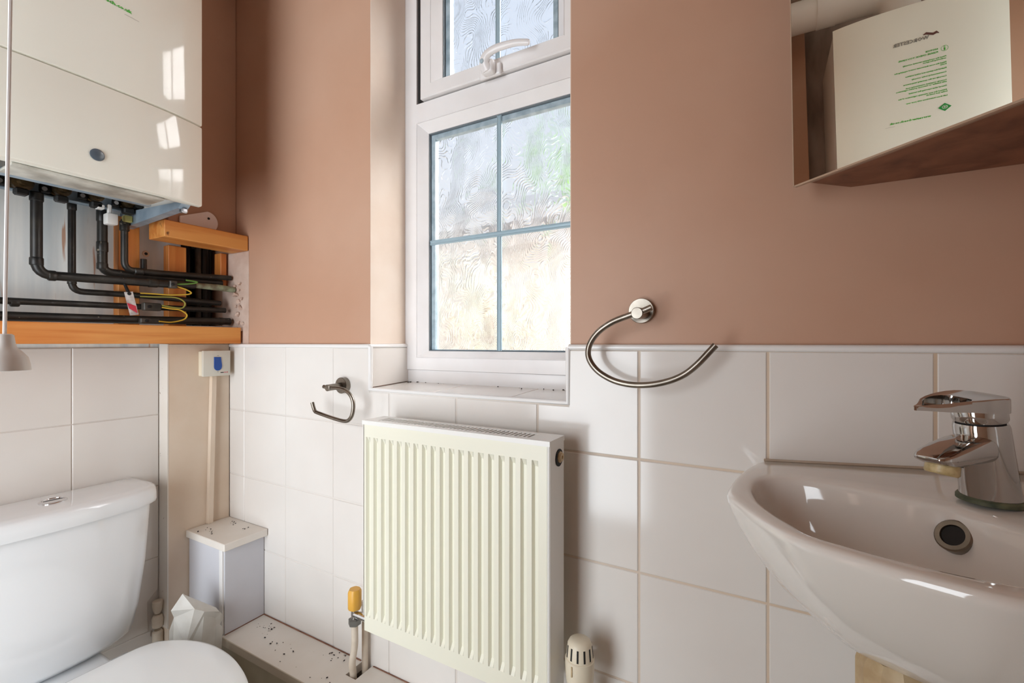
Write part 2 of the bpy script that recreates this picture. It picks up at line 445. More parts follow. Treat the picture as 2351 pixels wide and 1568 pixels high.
tc = n.new('ShaderNodeTexCoord'); sx = n.new('ShaderNodeSeparateXYZ'); l.new(tc.outputs['Object'], sx.inputs[0])
mr = n.new('ShaderNodeMapRange'); mr.inputs[1].default_value = -.75; mr.inputs[2].default_value = .15; l.new(sx.outputs[0], mr.inputs[0])
mx = n.new('ShaderNodeMix'); mx.data_type = 'RGBA'; mx.inputs[6].default_value = lin((214, 208, 202)); mx.inputs[7].default_value = lin((208, 186, 162)); l.new(mr.outputs[0], mx.inputs[0])
l.new(mx.outputs[2], n['Principled BSDF'].inputs['Base Color'])
obj('grout', bm, gm, wall_far, smooth=0)
# reveal and sill tiles
tile([(.8135, -.1115), (.955, -.1055), (.955, -.0125), (.8135, -.0125)], lambda u, v, d: (-.855 - d, u, v), wall_far, gap=.0008)
for a0, a1 in ((-.855, -.66), (-.66, -.46), (-.46, -.333)):
    tile([(a0, .8135), (a1, .8135), (a1, .962), (a0, .962)], lambda u, v, d: (u, v, interp(v, [.8, .962], [-.1125, -.1055]) - d), wall_far, gap=.0005)
tile([(.8135, -.1115), (.955, -.1055), (.955, -.0125), (.8135, -.0125)], lambda u, v, d: (-.333 + d, u, v), wall_far, gap=.0008)
# left wall tiles
fl = lambda u, v, d: (-1.51 - d, u, v)
gy = [YN + .002, -.1436, .0564, .2564, .4564, .6430]
gzl = [-.0125, -.2035, -.405, -.607, -.807, -1.007, ZF + .001]
for j in range(6):
    for i in range(5):
        p = rect(gy[i], gy[i + 1], gzl[j + 1], gzl[j])
        if i == 4 and j == 3: p = [(gy[i], gzl[4]), (.618, gzl[4]), (.618, -.725), (.6430, -.700), (.6430, gzl[3]), (gy[i], gzl[3])]
        if i == 4 and j == 4: p = [(gy[i], gzl[5]), (.6430, gzl[5]), (.6430, -.845), (.625, -.820), (.625, gzl[4]), (gy[i], gzl[4])]
        tile(p, fl, wall_left, gap=.0010, depth=.004)
bm = nb(); box(bm, XL - .001, -1.5118, YN + .002, .645, ZF, -.0125); obj('grout', bm, 'grout_white', wall_left, smooth=0)

# white trims along the tile edge
def trim_path(name, pts, r=.0058):
    bm = nb(); tube(bm, pts, r, 8); return struct(obj(name, bm, 'trim', smooth=60))
ty = .8142
trim_path('trim_1', [(-1.462, ty, -.0085), (-.857, ty, -.0085)])
trim_path('trim_2', [(-.8565, ty, -.0085), (-.8565, ty, -.1155), (-.3315, ty, -.1155), (-.3315, ty, -.0085)], .0062)
trim_path('trim_3', [(-.330, ty, -.0085), (.338, ty, -.0085)])
trim_path('trim_4', [(-.8585, ty, -.0085), (-.8585, .957, -.0075)], .0055)

# ------------------------------------------------------------------ window
FY = .945
win = thing('window_1', None, None, (-.574, FY, -.10), kind='structure')
win['label'] = 'white plastic window with patterned glass and a grey bar cross'
def ringframe(bm, xa0, xa1, za0, za1, xb0, xb1, zb0, zb1, ya, yb, yc=None):
    """picture-frame loft: outer loop to inner loop on the face, returns back to yb; yc = inner edge depth"""
    o = [(xa0, za0), (xa1, za0), (xa1, za1), (xa0, za1)]; i = [(xb0, zb0), (xb1, zb0), (xb1, zb1), (xb0, zb1)]
    yi = ya if yc is None else yc
    R = [[(x, yb, z) for x, z in o], [(x, ya + .003, z) for x, z in o], [(x + .003 * (1 if x < -.574 else -1), ya, z + .003 * (1 if z == za0 else -1)) for x, z in o],
         [(x, yi, z) for x, z in i], [(x, yb, z) for x, z in i]]
    loft(bm, R, closed=True); return bm
WX0, WX1 = -.8625, -.2855
# outer frame with its transom
bm = nb(); panel(bm, [WX0, -.822, -.330, WX1], [-.072, -.040, .589, .640, 1.000, 1.028], [(-.822, -.330, -.040, .589), (-.822, -.330, .640, 1.000)], lambda u, v, d: (u, d, v), FY, FY + .06)
bmesh.ops.bevel(bm, geom=[e for e in bm.edges if all(abs(v.co.y - FY) < 1e-5 for v in e.verts) and len(e.link_faces) == 2 and abs(e.calc_face_angle(0)) > .5], offset=.003, segments=2, affect='EDGES')
obj('frame', bm, 'upvc', win)
bm = nb(); box(bm, WX0, WX1, FY + .004, FY + .06, -.108, -.0722, .003, 2); obj('frame_cill', bm, 'upvc', win)
# glazing bead of the fixed light
bm = nb(); ringframe(bm, -.823, -.329, -.041, .590, -.795, -.357, -.022, .563, FY - .0005, FY + .03, FY + .018); obj('glazing_bead', bm, 'upvc', win)
bm = nb(); ringframe(bm, -.7965, -.3555, -.0235, .5645, -.793, -.359, -.020, .561, FY + .0185, FY + .03, FY + .0188); obj('gasket', bm, 'seal', win)
bm = nb(); ringframe(bm, -.794, -.358, -.021, .562, -.779, -.373, -.018, .547, FY + .0255, FY + .040, FY + .0256); obj('spacer_bar', bm, 'spacer', win)
def gbar(parent, a, b, w=.0065, y=FY + .020):
    bm = nb(); A, B = Vector(a), Vector(b); dirv = (B - A).normalized(); side = Vector((dirv.z, 0, -dirv.x))
    prof = [(-w, .006), (-w, .002), (-w * .62, 0), (-w * .30, .0016), (w * .30, .0016), (w * .62, 0), (w, .002), (w, .006)]
    loft(bm, [[(p.x + side.x * s, y + d, p.z + side.z * s) for s, d in prof] for p in (A, B)])
    return obj('glazing_bar', bm, 'bar', parent, smooth=20)
gbar(win, (-.577, 0, -.0225), (-.577, 0, .262))
gbar(win, (-.577, 0, .276), (-.577, 0, .563))
gbar(win, (-.795, 0, .2690), (-.357, 0, .2690))
bm = nb(); box(bm, -.794, -.358, FY + .0335, FY + .0385, -.021, .562); obj('pane', bm, 'glass', win, smooth=0)
# opening fanlight sash
SY = FY - .014
sash = obj('sash', ringframe(nb(), -.799, -.353, .643, .9985, -.764, -.388, .675, .965, SY, FY + .05), 'upvc', win)
bm = nb(); ringframe(bm, -.765, -.387, .674, .966, -.739, -.411, .678, .942, SY - .0004, FY + .03, SY + .020); obj('glazing_bead', bm, 'upvc', sash)
bm = nb(); ringframe(bm, -.740, -.410, .677, .943, -.737, -.413, .680, .940, SY + .0205, FY + .03, SY + .0208); obj('gasket', bm, 'seal', sash)
bm = nb(); ringframe(bm, -.738, -.412, .678, .942, -.722, -.428, .681, .926, SY + .029, SY + .044, SY + .0292); obj('spacer_bar', bm, 'spacer', sash)
bm = nb(); box(bm, -.738, -.412, SY + .0365, SY + .0415, .678, .942); obj('pane', bm, 'glass', sash, smooth=0)
gbar(sash, (-.574, 0, .676), (-.574, 0, .944), y=SY + .022)
bm = nb(); ringframe(bm, -.8225, -.3295, .6395, 1.0005, -.799, -.353, .643, .9985, FY + .004, FY + .03); obj('sash_seal', bm, 'dark', win)
# handle of the sash
hb = (-.576, SY - .001, .648)
bm = nb(); box(bm, -.606, -.546, SY - .011, SY, .633, .662, .005, 3); hbase = obj('handle_base', bm, 'upvc', sash)
bm = nb(); box(bm, -.590, -.557, SY - .030, SY - .009, .633, .664, .006, 3); obj('handle_boss', bm, 'upvc', sash)
pth = smooth_path([(-.5745, SY - .022, .640), (-.577, SY - .031, .655), (-.567, SY - .036, .668), (-.545, SY - .036, .675), (-.516, SY - .034, .676), (-.490, SY - .032, .674), (-.461, SY - .028, .668)], 6)
rad = [interp(i / (len(pth) - 1), [0, .15, .4, .97, 1], [.0145, .0138, .0095, .0070, .0058]) for i in range(len(pth))]
bm = nb(); tube(bm, pth, rad, 12, .8); obj('handle_lever', bm, 'upvc', sash)
bm = nb(); lathe(bm, [(.0052, 0), (.0052, .003), (.003, .0032)], (-.5775, SY - .0405, .6535), (-.1, -1, .1), 14); obj('handle_lock', bm, 'spacer', sash)

# ------------------------------------------------------------------ outside
bm = nb(); box(bm, -8, 4, 1.04, 9, ZF - .35, ZF - .3); struct(obj('ground', bm, 'ground', smooth=0))
gwl = obj('garden_wall', box(nb(), -7, 3.2, 3.2, 3.4, ZF - .30, .90), 'garden', base=(-2, 3.3, ZF), smooth=0)
tag(gwl, 'pale rendered garden wall beyond the patterned window glass', 'wall')
bm = nb(); box(bm, -7, 3.2, 3.14, 3.46, .90, .96, .01); obj('coping', bm, 'coping', gwl)
def shrub(name, c, r, label, n=420, m='leaf'):
    bm = nb()
    random.seed(int(c[0] * 100) + 5)
    for k in range(n):
        d = Vector((random.gauss(0, 1), random.gauss(0, 1), random.gauss(0, 1))).normalized()
        p = Vector(c) + Vector((d.x * r[0], d.y * r[1], d.z * r[2])) * random.uniform(.55, 1.05)
        a = Vector((random.gauss(0, 1), random.gauss(0, 1), random.gauss(0, 1))).normalized(); b = a.orthogonal().normalized()
        L = random.uniform(.05, .10)
        vs = [bm.verts.new(p + a * L), bm.verts.new(p + b * L * .4), bm.verts.new(p - a * L * .6), bm.verts.new(p - b * L * .4)]
        bm.faces.new(vs)
    t = thing(name, label, 'shrub', (c[0], c[1], ZF - .3))
    obj('foliage', bm, m, t, kind='stuff', smooth=0)
    bm = nb(); tube(bm, [(c[0], c[1], ZF - .32), (c[0] + .03, c[1], c[2] - r[2] * .4), (c[0], c[1], c[2] + r[2] * .3)], [.05, .04, .02], 8)
    obj('trunk', bm, 'cabwood', t)
shrub('shrub', (-1.75, 2.75, .22), (.34, .28, .34), 'pale green shrub standing low in front of the garden wall', 150, 'leaf_pale')
shrub('shrub', (-1.35, 4.3, 1.42), (.42, .5, .62), 'green leafy shrub rising above the garden wall coping')

# ------------------------------------------------------------------ boiler
BY0, BY1, BZ0, BZ1, YC = .140, .5755, .317, 1.040, .3585
def bfront(y): return -1.1282 - 6.5 / 3 * abs(y - YC) ** 3
boiler = thing('boiler', 'white wall hung gas boiler with a green printed notice on its front', 'boiler', (-1.51, YC, BZ0))
bm = nb(); box(bm, -1.508, -1.1555, BY0 + .003, BY1 - .003, BZ0 + .105, BZ1 - .004, .003); obj('casing', bm, 'boiler_side', boiler)
for ya in (BY0 + .003, BY1 - .0045):
    bm = nb(); box(bm, -1.508, -1.1620, ya, ya + .0015, BZ0 + .026, BZ0 + .106); obj('side_skirt', bm, 'boiler_side', boiler, smooth=0)
def front_panel(z0, z1, name, lip):
    bm = nb(); N = 40
    ys = [BY0 + (BY1 - BY0) * i / N for i in range(N + 1)]
    def loop(z, off, ins):
        f = [(bfront(min(max(y, BY0), BY1)) + off, min(max(y, BY0 + ins), BY1 - ins), z) for y in ys]
        b = [(-1.1615, BY1 - ins, z), (-1.1615, BY0 + ins, z)]
        return f + b
    loft(bm, [loop(z0, -.003, .002), loop(z0 + .0012, -.0006, .0006), loop(z0 + .0035, 0, 0), loop(z1 - .0035, 0, 0), loop(z1 - .0012, -.0006, .0006), loop(z1, -.003, .002)])
    return obj(name, bm, 'boiler', boiler, smooth=28)
front_panel(.5035, BZ1, 'front_panel', 0)
front_panel(BZ0, .5015, 'lower_panel', 0)
bm = nb(); box(bm, -1.1635, -1.1560, BY0 + .004, BY1 - .004, .497, .509); obj('panel_gap', bm, 'dark', boiler, smooth=0)
# dark button on the lower panel with a shallow dished recess
bx = bfront(.3776)
bm = nb(); lathe(bm, [(.0113, -.002), (.0113, .0018), (.0095, .0030), (.002, .0030)], (bx, .3776, .3625), (1, 0, 0), 28); obj('control_button', bm, mat('slate_button', (74, 84, 94), .3), boiler)
# underside
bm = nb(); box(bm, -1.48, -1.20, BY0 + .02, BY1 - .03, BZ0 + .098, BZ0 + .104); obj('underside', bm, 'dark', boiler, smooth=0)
bm = nb(); prism(bm, [(-1.505, .303), (-1.205, .316), (-1.185, .330), (-1.505, .345)], lambda a, b: (a, BY1 - .004, b), lambda a, b: (a, BY1 - .024, b)); obj('side_rail', bm, 'steel', boiler, smooth=20)
bm = nb(); box(bm, -1.212, -1.196, BY1 - .020, BY1 - .006, .306, .318, .003); obj('rail_screw', bm, 'bolt', boiler)
bm = nb(); prism(bm, [(-1.505, .303), (-1.205, .316), (-1.185, .330), (-1.505, .345)], lambda a, b: (a, BY0 + .004, b), lambda a, b: (a, BY0 + .024, b)); obj('side_rail', bm, 'steel', boiler, smooth=20)
bm = nb(); box(bm, -1.222, -1.150, .268, .500, .3105, .3165, .002, 2); obj('drop_panel_lip', bm, 'dirtywhite', boiler)
bm = nb(); box(bm, -1.234, -1.219, .255, .505, .309, .322, .003, 2); obj('drop_panel_rim', bm, 'steel', boiler)
# manifold rail with valves
bm = nb(); box(bm, -1.463, -1.4595, .15, .572, .340, .384); box(bm, -1.463, -1.445, .15, .572, .3365, .3405, .001); obj('manifold_rail', bm, 'steel', boiler)
def valve(y, z, r):
    bm = nb(); lathe(bm, [(r, 0), (r, .012), (r * .82, .014), (r * .82, .024), (r * 1.02, .026), (r * 1.02, .036), (r * .6, .038), (r * .55, .052)], (-1.459, y, z), (1, .10, -.06), 14); v = obj('isolation_valve', bm, 'brass', boiler)
    bm = nb(); box(bm, -1.445, -1.4365, y - r * 2.0, y - r * .7, z - .016, z + .004, .003); lathe(bm, [(.0055, 0), (.0055, .004), (.003, .0042)], (-1.4368, y - r * 1.55, z - .008), (1, 0, 0), 10); obj('flange', bm, 'blackplastic', v)
    bm = nb(); lathe(bm, [(.0048, 0), (.0048, .003)], (-1.4335, y - r * 1.55, z - .008), (1, 0, 0), 10); obj('bolt', bm, 'bolt', v)
    bm = nb(); box(bm, -1.432, -1.412, y - .011, y + .011, z - .034, z - .019, .003); obj('valve_key', bm, 'blackplastic', v)
for y, z, r in ((.346, .356, .019), (.411, .358, .016), (.474, .361, .014), (.537, .361, .013)): valve(y, z, r)
bm = nb(); lathe(bm, [(.012, 0), (.012, .03), (.009, .032), (.009, .04)], (-1.459, .560, .356), (1, 0, 0), 12); obj('blank_plug', bm, 'blackplastic', boiler)
bm = nb(); box(bm, -1.430, -1.404, .4895, .5115, .2915, .3185, .003, 2); box(bm, -1.424, -1.415, .4945, .5025, .317, .342, .002); obj('filling_key', bm, 'white', boiler)
bm = nb(); box(bm, -1.430, -1.412, .4735, .488, .3255, .3375, .002); obj('connector_block', bm, 'white', boiler)
bm = nb(); box(bm, -1.447, -1.430, .5335, .5505, .3105, .3270, .0015); obj('yellow_tag', bm, 'yellowish', boiler)
# printing on the front
def text_mesh(lines, z_off=.0006):
    """lines: (string, y_left, z_base, height, maxwidth) -> bmesh on the bowed front"""
    bm = nb()
    for s, y, z, h, w in lines:
        cu = bpy.data.curves.new('t', 'FONT'); cu.body = s; cu.size = 1.0; cu.resolution_u = 1; cu.offset = .034
        o = bpy.data.objects.new('t', cu); link(o)
        dg = bpy.context.evaluated_depsgraph_get(); me = bpy.data.meshes.new_from_object(o.evaluated_get(dg))
        xs = [v.co.x for v in me.vertices]; ww = max(xs) - min(xs); k = h / .70
        kx = w / ww if w else k
        for v in me.vertices:
            yy = y + (v.co.x - min(xs)) * kx; v.co = Vector((bfront(yy) + z_off, yy, z + v.co.y * k))
        bm.from_mesh(me)
        bpy.data.objects.remove(o); bpy.data.curves.remove(cu); bpy.data.meshes.remove(me)
    return bm
L0 = .2855
L = [('NOTICE', L0 + .024, .8735, .0048, .030), ('PLEASE CHECK YOU HAVE:', L0 + .024, .8642, .0048, .098)]
zz = .8460
for grp in (('Fitted the condensate terminal correctly', 'conforming the siphon'), ('Fitted the room thermostat control supplying the', 'boiler'), ('Flushed the system and added inhibitor',),
            ('Commissioned by boiler correctly',), ('Correctly set the operating temperatures',), ('Correctly completed commissioning work', 'with installer or customer present registration'),
            ('Cleared when removing flue terminal',), ('Advised the user warranty registration of the', 'boiler and controls'), ('Left these instructions with your user',)):
    for q, s in enumerate(grp):
        L.append((s, L0 + .005, zz, .0041, len(s) * .00265)); zz -= .0056
    zz -= .0068
L.append(('worcester-bosch.co.uk', L0 + .045, .6690, .0062, .103))
o = obj('notice_text', text_mesh(L), 'green_ink', boiler, smooth=0, kind='stuff'); o['label'] = 'green printed notice text'
bm = nb()
def flat(bm, pts):
    bm.faces.new([bm.verts.new((bfront(y) + .0007, y, z)) for y, z in pts])
for k in range(24):                                     # ring of the information mark
    a0, a1 = 2 * PI * k / 24, 2 * PI * (k + 1) / 24
    c = (L0 + .008, .8732); flat(bm, [(c[0] + r * math.cos(a), c[1] + r * math.sin(a)) for a, r in ((a0, .0088), (a1, .0088), (a1, .0080), (a0, .0080))])
flat(bm, [(L0 + .0065, .867), (L0 + .0095, .867), (L0 + .0095, .8755), (L0 + .0065, .8755)])
flat(bm, [(L0 + .0065, .8775), (L0 + .0095, .8775), (L0 + .0095, .8800), (L0 + .0065, .8800)])
obj('information_mark', bm, 'green_ink', boiler, smooth=0)
bm = nb(); c = (L0 + .012, .6905)
flat(bm, [(c[0] - .016, c[1]), (c[0], c[1] - .0125), (c[0] + .016, c[1]), (c[0], c[1] + .0125)][::1])
obj('green_emblem', bm, mat('emblem_green', (30, 140, 60), .5), boiler, smooth=0)
bm = nb()
for k in range(20):
    a0, a1 = 2 * PI * k / 20, 2 * PI * (k + 1) / 20
    bm.faces.new([bm.verts.new((bfront(c[0] + r * math.cos(a)) + .0011, c[0] + r * math.cos(a) * 1.25, c[1] + r * math.sin(a))) for a, r in ((a0, .0056), (a1, .0056), (a1, .0046), (a0, .0046))])
bm2 = text_mesh([('UK', c[0] - .0042, c[1] - .0024, .005, .0084)], .0011); me = bpy.data.meshes.new('t'); bm2.to_mesh(me); bm2.free(); bm.from_mesh(me); bpy.data.meshes.remove(me)
obj('emblem_lettering', bm, 'white', boiler, smooth=0)
bm = nb(); flat(bm, [(L0 + .135, .6610), (L0 + .160, .6610), (L0 + .160, .6616), (L0 + .135, .6616)]); obj('sticker_edge', bm, 'grey_ink', boiler, smooth=0)
obj('maker_lettering', text_mesh([('WORCESTER', L0 + .044, .9155, .0105, .090)], .0012), 'grey_ink', boiler, smooth=0)
bm = nb(); sw = [(L0 + .020, .926), (L0 + .026, .9335), (L0 + .034, .930), (L0 + .042, .9335), (L0 + .051, .9375), (L0 + .058, .932)]
lo = [(y, z - (.0075 if 0 < i < 5 else .002)) for i, (y, z) in enumerate(sw)]
for i in range(5): flat(bm, [lo[i], lo[i + 1], sw[i + 1], sw[i]])
obj('maker_swoosh', bm, 'brown_ink', boiler, smooth=0)
# flue
flue = thing('flue_pipe', 'white boiler flue pipe running from the boiler top into the window wall', 'pipe', (-1.31, .60, 1.2))
bm = nb(); tube(bm, bent([(-1.31, .3585, BZ1 - .003), (-1.31, .3585, 1.20), (-1.31, .8195, 1.215)], .09, 8), .056, 28); obj('flue_tube', bm, 'white', flue)
bm = nb(); lathe(bm, [(.0585, 0), (.0585, .06)], (-1.31, .545, 1.206), (0, 1, .03), 28); obj('flue_clamp', bm, 'white', flue)
for yy in (.535, .575):
    bm = nb(); lathe(bm, [(.005, 0), (.005, .004), (.002, .005)], (-1.2525, yy, 1.222), (1, 0, .3), 10); obj('clamp_screw', bm, 'spacer', flue)

# ------------------------------------------------------------------ timber of the recess
def batten(name, label, x0, x1, y0, y1, z0, z1, m, cat='timber'):
    o = obj(name, box(nb(), x0, x1, y0, y1, z0, z1, .0015), m, base=((x0 + x1) / 2, (y0 + y1) / 2, z0)); return tag(o, label, cat)
batten('pine_batten', 'short pine batten under the boiler ending at the window wall', -1.4585, -1.374, .597, .8175, .279, .3235, 'pine_y')
batten('pine_batten', 'long pine batten lying along the top of the left wall tiles', -1.4435, -1.400, YN + .01, .811, -.0025, .0462, 'pine_y')
batten('pine_stud', 'pine upright behind the thin black pipe and striped tag', -1.5135, -1.4845, .540, .587, .0475, .333, 'pine_z')
batten('pine_stud', 'pine upright under the short batten beside the dark cavity', -1.5135, -1.4845, .655, .701, .0475, .2785, 'pine_z')
batten('pine_stud', 'narrow dark pine upright against the bare plaster corner', -1.5135, -1.478, .7935, .8115, .170, .2785, 'pine_z')
bm = nb(); prism(bm, [(.66, .3555)] + [(.7325 + .029 * math.sin(a), .3545 + .0305 * math.cos(a)) for a in [PI * k / 12 for k in range(13)]] + [(.66, .3255)], lambda a, b: (-1.438, a, b), lambda a, b: (-1.432, a, b))
bmesh.ops.bevel(bm, geom=bm.edges[:], offset=.001, segments=1, affect='EDGES')
tag(obj('cover_plate', bm, mat('pinkish_plastic', (240, 228, 224), .35), base=(-1.435, .70, .325)), 'pinkish white round ended plastic plate lying on the short pine batten', 'plate')
plate = bpy.data.objects['cover_plate']
bm = nb(); lathe(bm, [(.0035, 0), (.0035, .0008)], (-1.4321, .735, .365), (1, 0, 0), 10); obj('screw_hole', bm, 'dark', plate)
# screw hole in the back wall
bm = nb(); lathe(bm, [(.009, 0), (.008, .0015), (.0042, .0018)], (-1.5148, .613, .2487), (1, 0, 0), 16); obj('filler_ring', bm, 'cream_paint', wall_left)
bm = nb(); lathe(bm, [(.004, 0), (.004, .0022)], (-1.5148, .613, .2487), (1, 0, 0), 12); obj('screw_hole', bm, 'dark', wall_left)

# ------------------------------------------------------------------ pipework
G = 'black pipes under the boiler'
def pipe(label, pts, r, bend=.024, couplings=(), m='pipeblack', name='heating_pipe', group=G):
    t = thing(name, label, 'pipe', pts[len(pts) // 2], group)
    bm = nb(); tube(bm, bent(pts, bend) if len(pts) > 2 else pts, r, 14); obj('pipe_run', bm, m, t)
    for c, ax, ln, k in couplings:
        bm = nb(); lathe(bm, [(r * 1.02, 0), (r * k, .002), (r * k, ln - .002), (r * 1.02, ln)], c, ax, 14); obj('coupling', bm, m, t)
    return t
X = -1.434
pa = pipe('thick black pipe dropping furthest from the window then running across the front', [(X, .3735, .331), (X, .3735, .1535), (X, .6135, .1605), (X - .005, .70, .1655)], .0105, .030,
     [((X, .3735, .318), (0, 0, 1), .020, 1.16), ((X, .3735, .174), (0, 0, 1), .018, 1.15), ((X, .392, .1540), (0, 1, .03), .014, 1.15), ((X, .585, .1597), (0, 1, .03), .022, 1.13)])
bm = nb(); tube(bm, [(X - .005, .70, .1655), (X - .010, .77, .1665), (X - .010, .815, .1640)], [.0075, .0095, .0085], 12); obj('corroded_end', bm, 'verdigris', pa)
X = -1.474
pipe('thin black pipe dropping second from the boiler end then bending low', [(X, .4455, .331), (X, .4455, .1255), (X, .565, .1275), (X, .79, .122)], .0076, .022, [((X, .4455, .322), (0, 0, 1), .018, 1.2), ((X, .4455, .142), (0, 0, 1), .014, 1.18)])
X = -1.468
pipe('thick black pipe dropping behind the white filling key', [(X, .5015, .331), (X, .5015, .1795), (X, .62, .1800), (X, .79, .183)], .0105, .022, [((X, .5015, .306), (0, 0, 1), .030, 1.14), ((X, .5015, .230), (0, 0, 1), .026, 1.13), ((X, .5015, .186), (0, 0, 1), .016, 1.1)])
X = -1.449
pipe('thin black pipe dropping below the yellow tag in front of the pine upright', [(X, .5400, .318), (X, .5400, .1890), (X, .62, .1905), (X - .01, .812, .2015)], .0078, .022, [((X, .5400, .288), (0, 0, 1), .026, 1.35), ((X, .560, .1880), (0, 1, .02), .020, 1.25)])
X = -1.466
pipe('upper of the two level black pipes just above the long batten', [(X, YN + .02, .083), (X, .53, .0955), (X, .80, .1005)], .0078, .02, [((X, .34, .0889), (0, 1, .03), .014, 1.15)])
X = -1.4555
pipe('lowest level black pipe lying right behind the long batten', [(X, YN + .02, .0505), (X, .57, .0610), (X, .808, .0660)], .0108, .02, [((X, .775, .0653), (0, 1, .02), .014, 1.1)])
pipe('short capped black stub standing on the thin pipe', [(-1.470, .5900, .19), (-1.470, .5900, .226)], .0072, group=None, name='pipe_stub')
GC = 'black pipes in the dark cavity'
for yy, xx, r, lab in ((.722, -1.545, .011, 'dim upright black pipe in the dark cavity closest to the pine upright'), (.741, -1.560, .009, 'dim upright black pipe in the dark cavity just left of the grey pipe'),
                       (.779, -1.545, .012, 'dim upright black pipe in the dark cavity just right of the grey pipe'), (.799, -1.56, .009, 'dim upright black pipe in the dark cavity closest to the window wall')):
    pipe(lab, [(xx, yy, .045), (xx, yy, .305)], r, name='cavity_pipe', group=GC, m='blackplastic')
pipe('grey upright pipe inside the dark wall cavity', [(-1.537, .758, .045), (-1.537, .758, .305)], .0085, name='cavity_pipe', group=None, m='pipegrey')
pipe('short level black pipe with a bright joint crossing the dark cavity', [(-1.50, .69, .120), (-1.50, .775, .121)], .0085, name='cavity_pipe', group=None, couplings=[((-1.50, .735, .1205), (0, 1, 0), .008, 1.2)])

def clamp(label, x, y0, y1, z0, z1):
    t = thing('earth_clamp', label, 'clamp', (x, y0, z0), 'earth clamps on the pipes')
    bm = nb(); box(bm, x - .008, x + .010, y0, y1, z0, z1, .002); obj('clamp_strap', bm, 'pipegrey', t)
    bm = nb(); lathe(bm, [(.0042, 0), (.0042, .005), (.003, .006)], (x + .0095, y0 + (y1 - y0) * .3, (z0 + z1) / 2), (1, 0, 0), 6); obj('clamp_screw', bm, 'dark', t)
clamp('earth clamp on the front thick black pipe', -1.430, .6310, .6490, .150, .1705)
clamp('earth clamp on the upper level black pipe', -1.452, .5800, .6200, .0865, .1075)
clamp('earth clamp on the lowest black pipe behind the long batten', -1.443, .5690, .6130, .0515, .0655)
def wire(label, pts, m, x=-1.425, r=.0019):
    o = obj('earth_wire', tube(nb(), smooth_path([(x - .0, y, z) for y, z in pts], 5), r, 6), m, base=(x, pts[0][0], pts[0][1])); return tag(o, label, 'wire', 'earth bonding wires')
wire('short green earth wire loop leaving the front pipe clamp', [(.648, .1615), (.6732, .1654), (.6961, .1705), (.6984, .1746), (.6721, .1759)], 'wire_g', r=.0024)
wire('upper yellow earth wire bending back below the front pipe', [(.648, .156), (.6676, .151), (.6834, .1439), (.6829, .1388), (.6676, .1348), (.6296, .1307), (.5985, .1303), (.5648, .1294)], 'wire_y')
wire('dull green earth wire looping down to the middle clamp', [(.5648, .1207), (.5934, .1221), (.6349, .1251), (.6566, .1221), (.6688, .1125), (.6676, .1025), (.6588, .0963), (.6349, .0977), (.6138, .1011)], mat('dull_wire', (150, 148, 66), .5))
wire('lowest yellow earth wire looping down to the bottom clamp', [(.6138, .0957), (.6349, .0929), (.6566, .0912), (.6721, .0815), (.6732, .0728), (.6632, .0637), (.6349, .0563), (.6066, .0576)], 'wire_y')
# striped tag hanging from the pipes
tg = thing('pipe_tag', 'silver tag with a red stripe hanging among the black pipes', 'tag', (-1.41, .54, .10))
def tq(pts, x0=-1.412, x1=-1.4105): return prism(nb(), pts, lambda a, b: (x0, a, b), lambda a, b: (x1, a, b))
obj('tag_body', tq([(.5377, .0691), (.5555, .0729), (.5428, .1305), (.5253, .1277)]), 'silver', tg, smooth=0)
obj('red_stripe', tq([(.5354, .0870), (.5527, .0761), (.5494, .0945), (.5308, .1010)], -1.4106, -1.4100), 'red', tg, smooth=0)
bm = nb(); tube(bm, [(-1.411, .5340, .1275), (-1.430, .5335, .150), (-1.440, .532, .16)], .004, 6); obj('tag_strap', bm, 'blackplastic', tg)
bm = nb(); lathe(bm, [(.0042, 0), (.0042, .001)], (-1.4103, .5355, .1245), (1, 0, 0), 10); obj('tag_hole', bm, 'dark', tg)

# ------------------------------------------------------------------ left corner: boxing board, switch, trunking, corner box, ledge
bd = obj('boxing_board', box(nb(), -1.5090, -1.463, .6440, .8115, ZF + .003, -.0035, .0015), 'cream_paint', base=(-1.486, .73, ZF))
tag(bd, 'narrow cream painted boxing board standing in the corner beside the tiles', 'board')
bm = nb(); box(bm, -1.5085, -1.4625, .6425, .6455, -.80, -.004); obj('board_edge', bm, 'boardwhite', bd, smooth=0)

sp = thing('wall_switch', 'square cream switch with a blue rocker high on the boxing board', 'switch', (-1.45, .76, -.06))
bm = nb(); box(bm, -1.4628, -1.441, .722, .796, -.0985, -.0245, .002); obj('back_box', bm, 'ivory', sp)
bm = nb(); box(bm, -1.441, -1.4305, .7195, .7970, -.0992, -.0230, .002, 2); obj('face_plate', bm, mat('switch_plate', (206, 202, 190), .35), sp)
rk = [(.7490, -.0420), (.7680, -.0425), (.7705, -.066)] + [(.7597 + .0108 * math.cos(a), -.0715 + .0115 * -math.sin(a)) for a in [PI * k / 10 for k in range(11)]] + [(.7490, -.066)]
bm = nb(); prism(bm, rk, lambda a, b: (-1.4312, a, b), lambda a, b: (-1.4282, a, b)); bmesh.ops.bevel(bm, geom=bm.edges[:], offset=.0006, segments=1, affect='EDGES'); obj('rocker', bm, 'blue', sp)
bm = nb(); box(bm, -1.4306, -1.4302, .7675, .7765, -.0903, -.0880); obj('plate_print', bm, 'dark_ink', sp, smooth=0)
bm = nb(); box(bm, -1.4306, -1.4302, .7770, .7845, -.0896, -.0880); lathe(bm, [(.0015, 0), (.0015, .0004)], (-1.4306, .7872, -.0886), (1, 0, 0), 10); obj('plate_print_red', bm, 'red', sp, smooth=0)
